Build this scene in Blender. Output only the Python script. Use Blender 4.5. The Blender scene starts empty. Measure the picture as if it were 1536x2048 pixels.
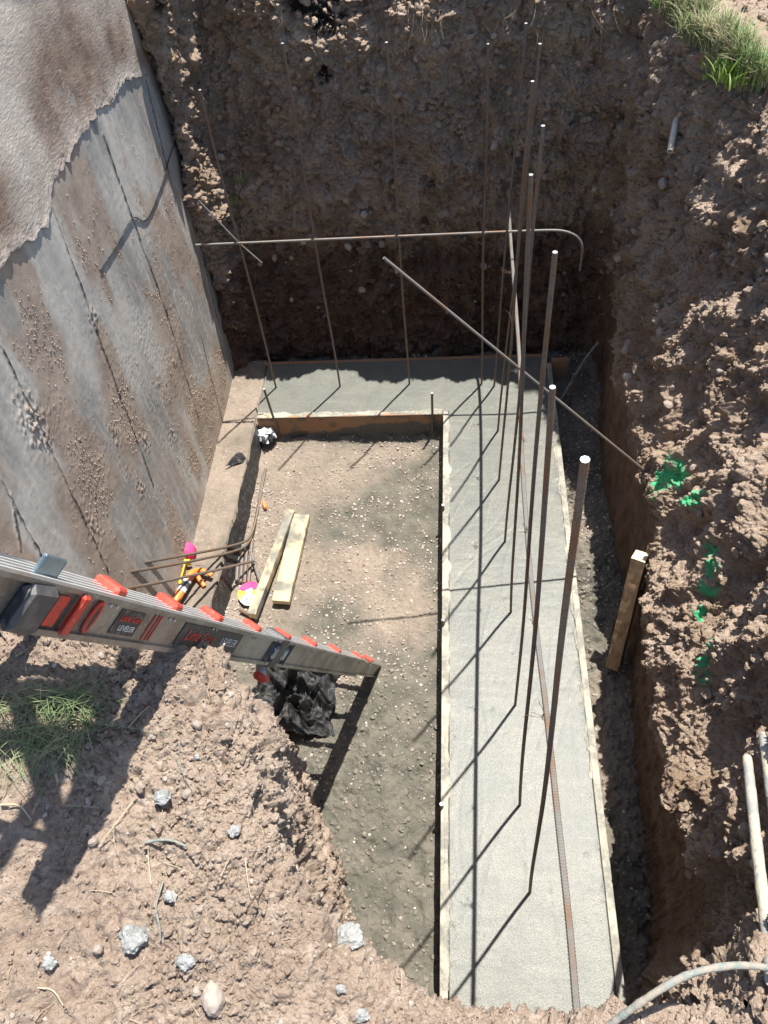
import bpy, math, random
import numpy as np
from mathutils import Vector, Matrix
rnd = random.Random(7); rs = np.random.RandomState(7)
scene = bpy.context.scene
COL = scene.collection

# ------------------------------------------------------------------ camera
H = 4.0
F, CX, CY = 1527.0, 768.0, 1024.0
def nrm(v):
    v = np.asarray(v, float); return v/np.linalg.norm(v)
_dn = nrm([930-CX, 2180-CY, F]); _f0 = nrm([898-CX, -1010-CY, F])
_up = -_dn; _fy = nrm(_f0-_up*np.dot(_f0, _up)); _rx = np.cross(_fy, _up)
R = np.array([_rx, _fy, _up]); CAM = np.array([0, 0, H])
cd = bpy.data.cameras.new('camera'); cam = bpy.data.objects.new('camera', cd); COL.objects.link(cam)
cd.sensor_fit = 'HORIZONTAL'; cd.sensor_width = 36; cd.lens = F/1536*36; cd.clip_start = .02; cd.clip_end = 300
mw = Matrix.Identity(4)
for i in range(3):
    mw[i][0] = R[i, 0]; mw[i][1] = -R[i, 1]; mw[i][2] = -R[i, 2]; mw[i][3] = CAM[i]
cam.matrix_world = mw
scene.camera = cam
# the site was surveyed from the photograph: a ray from the lens meets a known plane or the soil itself
def ray(px, py): return R @ np.array([(px-CX)/F, (py-CY)/F, 1.0])
def onz(px, py, z):
    d = ray(px, py); return CAM+d*((z-H)/d[2])
def onx(px, py, x):
    d = ray(px, py); return CAM+d*(x/d[0])
def ony(px, py, y):
    d = ray(px, py); return CAM+d*(y/d[1])
def atd(px, py, dep): return CAM+ray(px, py)*dep

# ------------------------------------------------------------------ light
SUNV = nrm([.172, .25, 1.0])
w = bpy.data.worlds.new('World'); scene.world = w; w.use_nodes = True
nt = w.node_tree; bg = nt.nodes['Background']
sky = nt.nodes.new('ShaderNodeTexSky'); sky.sky_type = 'NISHITA'; sky.sun_disc = False
sky.sun_elevation = math.asin(SUNV[2]); sky.sun_rotation = math.atan2(SUNV[0], SUNV[1])
nt.links.new(sky.outputs[0], bg.inputs[0]); bg.inputs[1].default_value = .10
sd = bpy.data.lights.new('sun', 'SUN'); sd.energy = 5.0; sd.angle = math.radians(.5); sd.color = (1, .955, .89)
so = bpy.data.objects.new('sun', sd); COL.objects.link(so)
so.rotation_euler = Vector(SUNV).to_track_quat('Z', 'Y').to_euler(); so.location = (1, 2, 8)
scene.view_settings.view_transform = 'Standard'; scene.view_settings.look = 'None'
scene.view_settings.exposure = .95; scene.view_settings.gamma = 1
scene.render.resolution_x = 768; scene.render.resolution_y = 1024
scene.cycles.max_bounces = 6

# ------------------------------------------------------------------ noise
def _hash(ix, iy, iz, s):
    h = (ix*374761393+iy*668265263+iz*2147483647+s*974634777) & 0xffffffff
    h = ((h ^ (h >> 13))*1274126177) & 0xffffffff
    h = ((h ^ (h >> 16))*2246822519) & 0xffffffff
    return (h ^ (h >> 13))
def vnoise(p, s=0):
    f = np.floor(p); i = f.astype(np.int64); t = p-f; t = t*t*t*(t*(t*6-15)+10)
    out = 0
    for a in (0, 1):
        wx = t[:, 0] if a else 1-t[:, 0]
        for b in (0, 1):
            wy = t[:, 1] if b else 1-t[:, 1]
            for c in (0, 1):
                wz = t[:, 2] if c else 1-t[:, 2]
                out = out+wx*wy*wz*((_hash(i[:, 0]+a, i[:, 1]+b, i[:, 2]+c, s) & 65535)/32767.5-1)
    return out
def fbm(p, fr, oc=4, s=0, g=.5):
    o = 0; a = 1.0; tot = 0
    for k in range(oc):
        o = o+a*vnoise(p*fr+k*17.3, s+k); tot += a; a *= g; fr *= 2.03
    return o/tot*1.5
def worley(p, s=0):
    f = np.floor(p); i = f.astype(np.int64); t = p-f
    d1 = np.full(len(p), 9.0); d2 = np.full(len(p), 9.0); idv = np.zeros(len(p))
    for a in (-1, 0, 1):
        for b in (-1, 0, 1):
            for c in (-1, 0, 1):
                h = _hash(i[:, 0]+a, i[:, 1]+b, i[:, 2]+c, s)
                dx = a+(h & 1023)/1023-t[:, 0]; dy = b+((h >> 10) & 1023)/1023-t[:, 1]; dz = c+((h >> 20) & 1023)/1023-t[:, 2]
                d = dx*dx+dy*dy+dz*dz
                m = d < d1
                d2 = np.where(m, d1, np.minimum(d2, d)); idv = np.where(m, (h & 4095)/4095, idv); d1 = np.where(m, d, d1)
    return np.sqrt(d1), np.sqrt(d2), idv
def sstep(a, b, x):
    t = np.clip((x-a)/(b-a), 0, 1); return t*t*(3-2*t)

# ------------------------------------------------------------------ materials
def mat(name, build=None, col=(.5, .5, .5), rough=.8, metal=0, bump=None, var=None, spec=None):
    """col/rough base; var=(scale, col2, contrast) noise colour mix; bump=(scale, strength, dist)"""
    m = bpy.data.materials.new(name); m.use_nodes = True; t = m.node_tree; N = t.nodes; L = t.links
    b = N['Principled BSDF']; b.inputs['Base Color'].default_value = (*col, 1); b.inputs['Roughness'].default_value = rough
    b.inputs['Metallic'].default_value = metal
    if spec is not None: b.inputs['Specular IOR Level'].default_value = spec
    g = N.new('ShaderNodeNewGeometry')
    if var:
        prev = None
        for k, (sc, c2, lo, hi) in enumerate(var):
            n = N.new('ShaderNodeTexNoise'); n.inputs['Scale'].default_value = sc if not isinstance(sc, tuple) else 1
            n.inputs['Detail'].default_value = 6; n.inputs['Roughness'].default_value = .62
            if isinstance(sc, tuple):
                mp = N.new('ShaderNodeVectorMath'); mp.operation = 'MULTIPLY'; mp.inputs[1].default_value = sc
                L.new(g.outputs['Position'], mp.inputs[0]); L.new(mp.outputs[0], n.inputs['Vector'])
            else: L.new(g.outputs['Position'], n.inputs['Vector'])
            mr = N.new('ShaderNodeMapRange'); mr.inputs[1].default_value = lo; mr.inputs[2].default_value = hi
            L.new(n.outputs[0], mr.inputs[0])
            mx = N.new('ShaderNodeMix'); mx.data_type = 'RGBA'
            L.new(mr.outputs[0], mx.inputs[0])
            if prev is None: mx.inputs[6].default_value = (*col, 1)
            else: L.new(prev, mx.inputs[6])
            mx.inputs[7].default_value = (*c2, 1); prev = mx.outputs[2]
        L.new(prev, b.inputs['Base Color'])
    if bump:
        last = None
        for (sc, st, di) in bump:
            n = N.new('ShaderNodeTexNoise'); n.inputs['Detail'].default_value = 5; n.inputs['Roughness'].default_value = .65
            if isinstance(sc, tuple):
                n.inputs['Scale'].default_value = 1
                mp = N.new('ShaderNodeVectorMath'); mp.operation = 'MULTIPLY'; mp.inputs[1].default_value = sc
                L.new(g.outputs['Position'], mp.inputs[0]); L.new(mp.outputs[0], n.inputs['Vector'])
            else:
                n.inputs['Scale'].default_value = sc; L.new(g.outputs['Position'], n.inputs['Vector'])
            bp = N.new('ShaderNodeBump'); bp.inputs['Strength'].default_value = st; bp.inputs['Distance'].default_value = di
            L.new(n.outputs[0], bp.inputs['Height'])
            if last: L.new(last, bp.inputs['Normal'])
            last = bp.outputs[0]
        L.new(last, b.inputs['Normal'])
    return m
def attr_mix(m, attr, col, rough=None, lo=0, hi=1):
    t = m.node_tree; N = t.nodes; L = t.links; b = N['Principled BSDF']
    a = N.new('ShaderNodeAttribute'); a.attribute_name = attr
    mr = N.new('ShaderNodeMapRange'); mr.inputs[1].default_value = lo; mr.inputs[2].default_value = hi; L.new(a.outputs['Fac'], mr.inputs[0])
    mx = N.new('ShaderNodeMix'); mx.data_type = 'RGBA'; L.new(mr.outputs[0], mx.inputs[0])
    if b.inputs['Base Color'].links: L.new(b.inputs['Base Color'].links[0].from_socket, mx.inputs[6])
    else: mx.inputs[6].default_value = b.inputs['Base Color'].default_value
    if isinstance(col, tuple) and len(col) == 2:     # noisy target colour
        n = N.new('ShaderNodeTexNoise'); n.inputs['Scale'].default_value = 9; n.inputs['Detail'].default_value = 7
        g = N.new('ShaderNodeNewGeometry'); L.new(g.outputs['Position'], n.inputs['Vector'])
        r2 = N.new('ShaderNodeMapRange'); r2.inputs[1].default_value = .35; r2.inputs[2].default_value = .65; L.new(n.outputs[0], r2.inputs[0])
        m2 = N.new('ShaderNodeMix'); m2.data_type = 'RGBA'; m2.inputs[6].default_value = (*col[0], 1); m2.inputs[7].default_value = (*col[1], 1)
        L.new(r2.outputs[0], m2.inputs[0]); L.new(m2.outputs[2], mx.inputs[7])
    else: mx.inputs[7].default_value = (*col, 1)
    L.new(mx.outputs[2], b.inputs['Base Color'])
    if rough is not None:
        mm = N.new('ShaderNodeMix'); mm.data_type = 'FLOAT'; L.new(mr.outputs[0], mm.inputs[0])
        mm.inputs[2].default_value = b.inputs['Roughness'].default_value; mm.inputs[3].default_value = rough
        L.new(mm.outputs[0], b.inputs['Roughness'])
    return m

SOIL = (.46, .355, .268); SOIL2 = (.175, .118, .088); SOIL3 = (.36, .27, .22)
M = {}
M['bank'] = mat('bank_soil', col=SOIL, rough=.95, spec=.2, var=[(2.3, (.315, .222, .15), .42, .62), (9, (.52, .415, .33), .5, .7), (60, (.26, .187, .138), .52, .72)],
                bump=[(55, .9, .03), (190, .8, .008)])
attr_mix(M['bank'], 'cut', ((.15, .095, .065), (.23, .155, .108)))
attr_mix(M['bank'], 'low_dark', ((.12, .072, .048), (.21, .138, .098)), lo=0, hi=1)
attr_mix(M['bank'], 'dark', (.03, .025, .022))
attr_mix(M['bank'], 'green', ((.05, .68, .28), (.12, .55, .27)), lo=.2, hi=1.1)
M['mound'] = mat('mound_soil', col=(.43, .338, .262), rough=.95, spec=.2, var=[(3.1, (.345, .262, .20), .4, .62), (22, (.52, .425, .34), .52, .7), (120, (.24, .178, .138), .52, .74)],
                 bump=[(80, .8, .014), (260, .95, .006)])
M['floor'] = mat('pit_soil', col=(.275, .225, .178), rough=.95, spec=.2, var=[(4, (.215, .178, .142), .42, .6), (45, (.37, .305, .245), .54, .72), (130, (.17, .13, .105), .54, .72)],
                 bump=[(90, .7, .012), (300, .6, .004)])
attr_mix(M['floor'], 'wet', ((.095, .092, .074), (.165, .150, .12)), rough=.75)
M['stone'] = mat('stone', col=(.25, .205, .165), rough=.9, spec=.3, bump=[(90, .4, .006)])
attr_mix(M['stone'], 'tone', (.55, .47, .41))
M['conc'] = mat('wet_concrete', col=(.212, .210, .172), rough=.38, spec=.33, var=[(2.2, (.165, .17, .147), .38, .60), ((3, 26, 3), (.245, .245, .21), .5, .75), (7, (.15, .155, .137), .48, .66), (170, (.072, .075, .068), .45, .58), (170, (.36, .365, .34), .58, .68)],
                bump=[((12, 40, 12), .10, .004), (150, .6, .0022), (420, .6, .001)])
M['wall'] = mat('wall_concrete', col=(.48, .455, .41), rough=.9, spec=.25, var=[((1, 2.2, 1.1), (.27, .26, .24), .42, .6), ((4, 22, 4), (.54, .51, .46), .5, .75), (30, (.33, .30, .27), .55, .75)],
                bump=[(35, .16, .006), (200, .35, .003)])
attr_mix(M['wall'], 'soil', ((.28, .218, .170), (.40, .318, .25)))
attr_mix(M['wall'], 'dark_line', (.05, .045, .04))  # darker tone along the raised lines of the wall
M['stucco'] = mat('stucco', col=(.64, .59, .53), rough=.92, spec=.2, var=[(1.6, (.52, .46, .40), .4, .62)], bump=[((60, 40, 160), .7, .006), (260, .5, .003)])
attr_mix(M['stucco'], 'soil', ((.18, .128, .098), (.30, .225, .175)))
M['rebar'] = mat('rebar_steel', col=(.17, .145, .12), rough=.55, metal=.35, var=[((9, 9, 9), (.20, .115, .065), .45, .62), (80, (.10, .085, .075), .5, .7)], bump=[(300, .4, .002)])
M['rebar_light'] = mat('rebar_dusty', col=(.19, .18, .165), rough=.6, metal=.3, var=[((6, 6, 6), (.20, .125, .08), .5, .62), (60, (.17, .155, .135), .5, .7)], bump=[(300, .4, .002)])
M['cutsteel'] = mat('cut_steel', col=(.42, .43, .43), rough=.5, metal=.4)
M['wood'] = mat('form_wood', col=(.30, .185, .11), rough=.85, var=[((3, 3, 40), (.30, .165, .08), .42, .65), (5, (.22, .17, .12), .58, .7)], bump=[((4, 6, 90), .3, .004)])
attr_mix(M['wood'], 'smear', (.10, .095, .08))
M['woodtop'] = mat('slurry_wood', col=(.40, .365, .29), rough=.85, var=[(7, (.21, .205, .175), .40, .55), (50, (.40, .365, .295), .5, .7)], bump=[(60, .5, .006)])
M['lumber'] = mat('pale_lumber', col=(.56, .45, .27), rough=.8, var=[((30, 4, 30), (.47, .36, .19), .45, .65)], bump=[((60, 6, 60), .3, .003)])
attr_mix(M['lumber'], 'mud', ((.15, .145, .12), (.26, .245, .205)))
M['oldwood'] = mat('stake_wood', col=(.45, .31, .18), rough=.8, var=[((40, 40, 5), (.27, .16, .085), .42, .62), (7, (.36, .26, .16), .5, .65)], bump=[((70, 70, 6), .4, .003)])
M['endgrain'] = mat('end_grain', col=(.68, .57, .38), rough=.8, var=[(60, (.55, .43, .25), .45, .65)])
M['black'] = mat('black_fabric', col=(.028, .028, .030), rough=.55, var=[(25, (.10, .095, .085), .5, .68)], bump=[(30, .6, .02), (240, .4, .003)])
M['alu'] = mat('aluminium', col=(.40, .40, .385), rough=.42, metal=.7, var=[(9, (.24, .225, .2), .42, .6), (70, (.50, .50, .48), .58, .72)], bump=[((40, 40, 40), .15, .003)])
M['alu_lit'] = mat('lit_aluminium', col=(.74, .74, .72), rough=.4, metal=.5, var=[(12, (.55, .50, .44), .5, .7)], bump=[(120, .3, .002)])  # paler aluminium, sunlit brightness of the flange put into its colour
M['red'] = mat('red_plastic', col=(.62, .055, .03), rough=.5, var=[(30, (.50, .09, .06), .45, .65), (90, (.45, .28, .2), .6, .72)], bump=[(150, .25, .002)])
M['dkplastic'] = mat('grey_plastic', col=(.075, .075, .078), rough=.5, var=[(22, (.15, .14, .13), .48, .66)], bump=[(60, .3, .004)])
M['zinc'] = mat('blue_zinc', col=(.42, .52, .58), rough=.3, metal=.7, var=[(16, (.30, .40, .46), .45, .6)])
M['decal'] = mat('black_decal', col=(.05, .055, .055), rough=.5, var=[(60, (.20, .19, .18), .56, .7)])
M['white'] = mat('white_print', col=(.8, .8, .78), rough=.6, var=[(70, (.45, .43, .4), .5, .65)])
M['redprint'] = mat('red_print', col=(.66, .08, .05), rough=.6, var=[(70, (.3, .1, .08), .5, .68)])
M['pink'] = mat('pink_twine', col=(.85, .06, .20), rough=.8, bump=[((30, 30, 300), .8, .004)])
M['yellow'] = mat('yellow_plastic', col=(.85, .62, .03), rough=.5, var=[(18, (.7, .5, .08), .5, .7)])
M['orange'] = mat('orange_plastic', col=(.85, .22, .035), rough=.5, var=[(18, (.6, .25, .12), .5, .7)])
M['glove'] = mat('white_fabric', col=(.72, .74, .76), rough=.85, bump=[(60, .4, .006)])
M['splat'] = mat('grey_mortar', col=(.33, .335, .32), rough=.9, var=[(28, (.22, .225, .21), .45, .62), (110, (.50, .50, .48), .52, .7)], bump=[(60, .9, .012), (220, .6, .004)])
M['root'] = mat('grey_root', col=(.30, .265, .215), rough=.9, var=[(40, (.18, .22, .2), .45, .62)], bump=[(90, .8, .005)])
M['pvc'] = mat('old_white_pipe', col=(.60, .56, .48), rough=.6, var=[(9, (.42, .36, .29), .45, .65)])
M['handle'] = mat('crusted_handle', col=(.46, .42, .32), rough=.85, var=[(11, (.30, .30, .28), .44, .54), (70, (.30, .29, .27), .6, .7)], bump=[(70, .9, .006)])
M['grass'] = mat('grass_blade', col=(.17, .28, .08), rough=.6, var=[(3.5, (.42, .40, .22), .42, .6), (14, (.08, .19, .05), .5, .7)])
M['grass'].node_tree.nodes['Principled BSDF'].inputs['Transmission Weight'].default_value = 0
M['shoot'] = mat('bright_leaf', col=(.17, .27, .035), rough=.55)
M['hay'] = mat('cut_grass', col=(.12, .17, .07), rough=.7, var=[(9, (.28, .28, .15), .45, .65)])
M['straw'] = mat('dry_straw', col=(.50, .40, .27), rough=.85, var=[(9, (.36, .28, .2), .45, .65)])
M['topsoil'] = mat('dark_topsoil', col=(.05, .04, .034), rough=.95, bump=[(60, .9, .02)])

# ------------------------------------------------------------------ mesh helpers
def np_mesh(name, V, Fq, m, parent=None, smooth=True, attrs=None):
    me = bpy.data.meshes.new(name); V = np.ascontiguousarray(V, np.float32); Fq = np.ascontiguousarray(Fq, np.int32); k = Fq.shape[1]
    me.vertices.add(len(V)); me.vertices.foreach_set('co', V.ravel())
    me.loops.add(Fq.size); me.loops.foreach_set('vertex_index', Fq.ravel())
    me.polygons.add(len(Fq)); me.polygons.foreach_set('loop_start', np.arange(0, Fq.size, k, dtype=np.int32))
    me.polygons.foreach_set('loop_total', np.full(len(Fq), k, np.int32))
    me.polygons.foreach_set('use_smooth', np.full(len(Fq), smooth))
    me.materials.append(m)
    for a, v in (attrs or {}).items():
        at = me.attributes.new(a, 'FLOAT', 'POINT'); at.data.foreach_set('value', np.ascontiguousarray(v, np.float32).ravel())
    me.update(calc_edges=True); me.validate()
    o = bpy.data.objects.new(name, me); COL.objects.link(o)
    if parent: o.parent = parent
    return o
def gridfaces(a, b):
    i = np.arange(a-1)[:, None]*b+np.arange(b-1)[None, :]
    return np.stack([i, i+b, i+b+1, i+1], -1).reshape(-1, 4)
def tag(o, label=None, cat=None, group=None, kind=None):
    if label: o['label'] = label
    if cat: o['category'] = cat
    if group: o['group'] = group
    if kind: o['kind'] = kind
    return o
def empty(name, loc, label, cat, group=None):
    o = bpy.data.objects.new(name, None); COL.objects.link(o); o.location = tuple(loc); o.empty_display_size = .05
    return tag(o, label, cat, group)
class MB:
    def __init__(s): s.v = []; s.f = []; s.mi = []; s.cur = 0
    def add(s, V, Fc):
        b = len(s.v); s.v += [tuple(map(float, p)) for p in V]; s.f += [tuple(int(i)+b for i in f) for f in Fc]; s.mi += [s.cur]*len(Fc)
    def box(s, c, size, ax=None, bev=0, taper=None):
        ax = np.eye(3) if ax is None else np.asarray(ax)      # rows: local axes
        hx, hy, hz = [q/2 for q in size]
        if bev <= 0:
            P = [(-hx, -hy, -hz), (hx, -hy, -hz), (hx, hy, -hz), (-hx, hy, -hz), (-hx, -hy, hz), (hx, -hy, hz), (hx, hy, hz), (-hx, hy, hz)]
            P = np.array(P)
            if taper: P[4:, 0] *= taper[0]; P[4:, 1] *= taper[1]
            Fc = [(0, 3, 2, 1), (4, 5, 6, 7), (0, 1, 5, 4), (1, 2, 6, 5), (2, 3, 7, 6), (3, 0, 4, 7)]
        else:
            b = bev; ring = []
            def rr(x, y): return [(-x+b, -y), (x-b, -y), (x, -y+b), (x, y-b), (x-b, y), (-x+b, y), (-x, y-b), (-x, -y+b)]
            P = []
            for z, q in ((-hz, b), (-hz+b, 0), (hz-b, 0), (hz, b)):
                tx, ty = (taper if (taper and z > 0) else (1, 1))
                P += [(x*tx, y*ty, z) for x, y in rr(hx-q, hy-q)]
            P = np.array(P); Fc = [tuple(reversed(range(8))), tuple(range(24, 32))]
            for k in range(3):
                for j in range(8): Fc.append((k*8+j, k*8+(j+1) % 8, (k+1)*8+(j+1) % 8, (k+1)*8+j))
        s.add(P @ ax + np.asarray(c), Fc); return s
    def tube(s, pts, r, n=8, caps=True, flat=1.0):
        pts = np.asarray(pts, float); m = len(pts); r = np.broadcast_to(np.asarray(r, float), (m,))
        T = np.gradient(pts, axis=0); T /= np.linalg.norm(T, axis=1)[:, None]+1e-12
        ref = np.array([0, 0, 1.]) if abs(T[0, 2]) < .9 else np.array([1., 0, 0])
        A = np.cross(T[0], ref); A /= np.linalg.norm(A); V = []
        for i in range(m):
            A = A-T[i]*np.dot(A, T[i]); A /= np.linalg.norm(A); B = np.cross(T[i], A)
            for k in range(n):
                th = 2*math.pi*k/n; V.append(pts[i]+r[i]*(math.cos(th)*A+flat*math.sin(th)*B))
        Fc = [(i*n+k, i*n+(k+1) % n, (i+1)*n+(k+1) % n, (i+1)*n+k) for i in range(m-1) for k in range(n)]
        s.add(V, Fc)
        if caps: s.add(V[:n], [tuple(reversed(range(n)))]); s.add(V[-n:], [tuple(range(n))])
        return s
    def poly(s, P): s.add(P, [tuple(range(len(P)))]); return s
    def prism(s, P, d):
        P = np.asarray(P, float); n = len(P); Q = P+np.asarray(d)
        s.add(list(P)+list(Q), [tuple(reversed(range(n))), tuple(range(n, 2*n))]+[(i, (i+1) % n, n+(i+1) % n, n+i) for i in range(n)]); return s
    def obj(s, name, m, parent=None, smooth=False, origin=None):
        me = bpy.data.meshes.new(name); V = s.v
        if origin is not None: V = [tuple(np.asarray(p)-origin) for p in V]
        me.from_pydata(V, [], s.f)
        for q in (m if isinstance(m, (list, tuple)) else [m]): me.materials.append(q)
        me.polygons.foreach_set('material_index', s.mi); me.polygons.foreach_set('use_smooth', [smooth]*len(s.f)); me.update()
        o = bpy.data.objects.new(name, me); COL.objects.link(o)
        if origin is not None: o.location = tuple(origin)
        if parent:
            o.parent = parent; o.location = Vector(o.location)-parent.location if origin is not None else -parent.location
        return o
def resample(P, step):
    P = np.asarray(P, float); d = np.r_[0, np.cumsum(np.linalg.norm(np.diff(P, axis=0), axis=1))]
    n = max(2, int(d[-1]/step)+1); t = np.linspace(0, d[-1], n)
    return np.stack([np.interp(t, d, P[:, k]) for k in range(3)], 1)
def smooth_path(P, it=3):
    P = np.asarray(P, float)
    for _ in range(it):
        Q = [P[0]]
        for a, b in zip(P[:-1], P[1:]): Q += [a*.75+b*.25, a*.25+b*.75]
        Q.append(P[-1]); P = np.array(Q)
    return P

ICO_V = None
def ico(sub):
    t = (1+5**.5)/2
    V = [(-1, t, 0), (1, t, 0), (-1, -t, 0), (1, -t, 0), (0, -1, t), (0, 1, t), (0, -1, -t), (0, 1, -t), (t, 0, -1), (t, 0, 1), (-t, 0, -1), (-t, 0, 1)]
    Fc = [(0, 11, 5), (0, 5, 1), (0, 1, 7), (0, 7, 10), (0, 10, 11), (1, 5, 9), (5, 11, 4), (11, 10, 2), (10, 7, 6), (7, 1, 8), (3, 9, 4), (3, 4, 2), (3, 2, 6), (3, 6, 8), (3, 8, 9), (4, 9, 5), (2, 4, 11), (6, 2, 10), (8, 6, 7), (9, 8, 1)]
    V = [nrm(v) for v in V]
    for _ in range(sub):
        c = {}; G = []
        def mid(a, b):
            k = (min(a, b), max(a, b))
            if k not in c: c[k] = len(V); V.append(nrm(V[a]+V[b]))
            return c[k]
        for a, b, d in Fc:
            x, y, z = mid(a, b), mid(b, d), mid(d, a); G += [(a, x, z), (b, y, x), (d, z, y), (x, y, z)]
        Fc = G
    return np.array(V), np.array(Fc)
def scatter(name, P, S, m, sub=1, jag=.35, seed=1, smooth=False, flat=.7, tone=None):
    """P (n,3) centres, S (n) radii: one merged mesh of uncountable stones"""
    r = np.random.RandomState(seed); V0, F0 = ico(sub); n = len(P); k = len(V0)
    lib = []
    for q in range(24):
        lib.append(V0*(1+jag*fbm(V0+q*7.7, 1.3, 2, q)[:, None])*np.array([1, r.uniform(.6, 1), flat*r.uniform(.7, 1.1)]))
    lib = np.array(lib); idx = r.randint(0, 24, n); W = lib[idx]
    a = r.uniform(0, 6.283, n); b = r.uniform(-.6, .6, n)
    ca, sa, cb, sb = np.cos(a), np.sin(a), np.cos(b), np.sin(b)
    x, y, z = W[..., 0], W[..., 1], W[..., 2]
    x, z = x*cb[:, None]+z*sb[:, None], -x*sb[:, None]+z*cb[:, None]
    x, y = x*ca[:, None]-y*sa[:, None], x*sa[:, None]+y*ca[:, None]
    W = np.stack([x, y, z], -1)*S[:, None, None]+P[:, None, :]
    Fc = (F0[None]+np.arange(n)[:, None, None]*k).reshape(-1, 3)
    if tone is None: tone = r.uniform(0, 1, n)**1.6
    at = {'tone': np.repeat(tone, k)}
    if m.name.startswith('bank'): at['low_dark'] = np.repeat(low_dark(P), k)
    return np_mesh(name, W.reshape(-1, 3), Fc, m, smooth=smooth, attrs=at)

# ------------------------------------------------------------------ soil banks: one loft round the pit
# station: (u weight) list of profile points base -> rim -> plateau
GZ = 1.95
def st(*pts): return np.array(pts, float)
S = []
def far_s(x, y0, y1, y2, y3, yr, zr):
    zr += .14; yr += .045; y3 += .03
    S.append(st((x, y0, -.35), (x, y0+.02, .1), (x, y1, .65), (x, y2, 1.25), (x, y3, 1.8), (x, yr, zr), (x, yr+.5, zr+.08), (x*1.2, yr+4, zr+.3)))
far_s(-1.92, 4.42, 4.56, 4.64, 4.78, 4.84, 2.50)
far_s(-1.80, 4.45, 4.56, 4.64, 4.76, 4.80, 2.48)
far_s(-1.68, 4.50, 4.50, 4.54, 4.56, 4.58, 2.46)
far_s(-1.57, 4.66, 4.78, 4.86, 5.00, 5.10, 2.40)
far_s(-1.38, 4.70, 4.84, 4.86, 4.98, 5.08, 2.34)
far_s(-1.00, 4.72, 4.84, 4.82, 4.85, 4.88, 2.26)
far_s(-0.60, 4.72, 4.84, 4.82, 4.86, 4.92, 2.14)
far_s(-0.20, 4.72, 4.86, 4.80, 4.83, 4.86, 2.24)
far_s(0.35, 4.74, 4.90, 4.80, 4.82, 4.86, 2.24)
far_s(0.75, 4.74, 4.90, 4.80, 4.80, 4.84, 2.22)
def right_s(y, x0, x1, x2, x3, xr, zr, zc=.65, out=3.5, yo=0):
    x0 += .05; x1 += .045; x2 += .02
    S.append(st((x0, y, -.35), (x0+.01, y, .1), (x1, y, zc), (x2, y+yo*.2, 1.2), (x3, y+yo*.5, 1.7), (xr, y+yo, zr), (xr+.5, y+yo*1.5, zr+.04), (xr+out, y+yo*5, zr+.1)))
S.append(st((1.0, 4.68, -.35), (1.0, 4.69, .1), (1.02, 4.78, .65), (.98, 4.70, 1.25), (.97, 4.70, 1.8), (.99, 4.76, 2.34), (1.35, 5.1, 2.38), (3.6, 8, 2.5)))
right_s(4.40, 1.00, 1.02, 1.02, 1.04, 1.10, 2.30, .9, yo=.05)
right_s(3.95, .96, 1.02, 1.07, 1.14, 1.26, 2.26, .85)
right_s(3.50, .95, 1.00, 1.13, 1.27, 1.43, 2.2, .75)
right_s(3.00, .95, 1.00, 1.20, 1.39, 1.60, 2.16, .65)
right_s(2.40, .95, .98, 1.22, 1.44, 1.68, 2.12)
right_s(1.80, .90, .92, 1.16, 1.37, 1.60, 2.08)
right_s(1.20, .86, .88, 1.06, 1.24, 1.45, 2.02)
right_s(0.75, .85, .85, .95, 1.07, 1.24, 1.98, yo=-.03)
S.append(st((.84, .42, -.35), (.84, .42, .1), (.83, .42, .6), (.86, .42, 1.1), (.92, .40, 1.6), (1.02, .40, 1.95), (1.4, .2, 2.0), (3.5, -1.5, 2.1)))
S.append(st((.72, .28, -.35), (.72, .28, .1), (.70, .27, .6), (.70, .26, 1.1), (.72, .26, 1.6), (.76, .22, 1.96), (.95, -.05, 2.0), (2.0, -3, 2.1)))
def near_s(bx, by, rx_, ry_, ox, oy, zr=GZ, bulge=0):
    b = np.array([bx, by]); r_ = np.array([rx_, ry_]); P = []
    for t, z in ((0, -.35), (.03, .1), (.30, .6), (.58, 1.1), (.82, 1.65)):
        q = b+(r_-b)*t; P.append((q[0], q[1], z))
    P.append((rx_, ry_, zr)); o = np.array([ox, oy]); q = r_+(o-r_)*.3
    P += [(q[0], q[1], zr+.03), (ox, oy, zr+.06)]
    S.append(np.array(P, float))
near_s(.50, .20, .50, .145, .6, -1.6)
near_s(.25, .20, .27, .115, .2, -1.6, 1.97)
near_s(-.12, .30, -.03, .130, -.1, -1.6, 2.02)
near_s(-.47, .56, -.255, .215, -.75, -1.4, 2.14)
near_s(-.60, .88, -.385, .345, -1.35, -1.0, 2.24)
near_s(-.78, 1.18, -.44, .52, -1.75, -.4, 2.28)
near_s(-.90, 1.46, -.50, .68, -1.95, .0, 2.29)
near_s(-1.16, 1.64, -.73, .865, -1.95, .45, 2.30)
near_s(-1.52, 1.80, -1.22, .93, -1.95, .75, 2.30)
near_s(-1.95, 1.80, -1.95, .95, -1.95, .90, 2.30)
S = np.array(S)                                   # (ns, 8, 3)
NS = len(S); I_CORNER = 10; I_NEAR = 21
def catmull(A, t):
    n = len(A); i = np.clip(np.floor(t).astype(int), 0, n-2); f = (t-i)
    p0 = A[np.maximum(i-1, 0)]; p1 = A[i]; p2 = A[i+1]; p3 = A[np.minimum(i+2, n-1)]
    f = f.reshape(-1, *([1]*(A.ndim-1)))
    return .5*((2*p1)+(-p0+p2)*f+(2*p0-5*p1+4*p2-p3)*f*f+(-p0+3*p1-3*p2+p3)*f**3)
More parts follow.
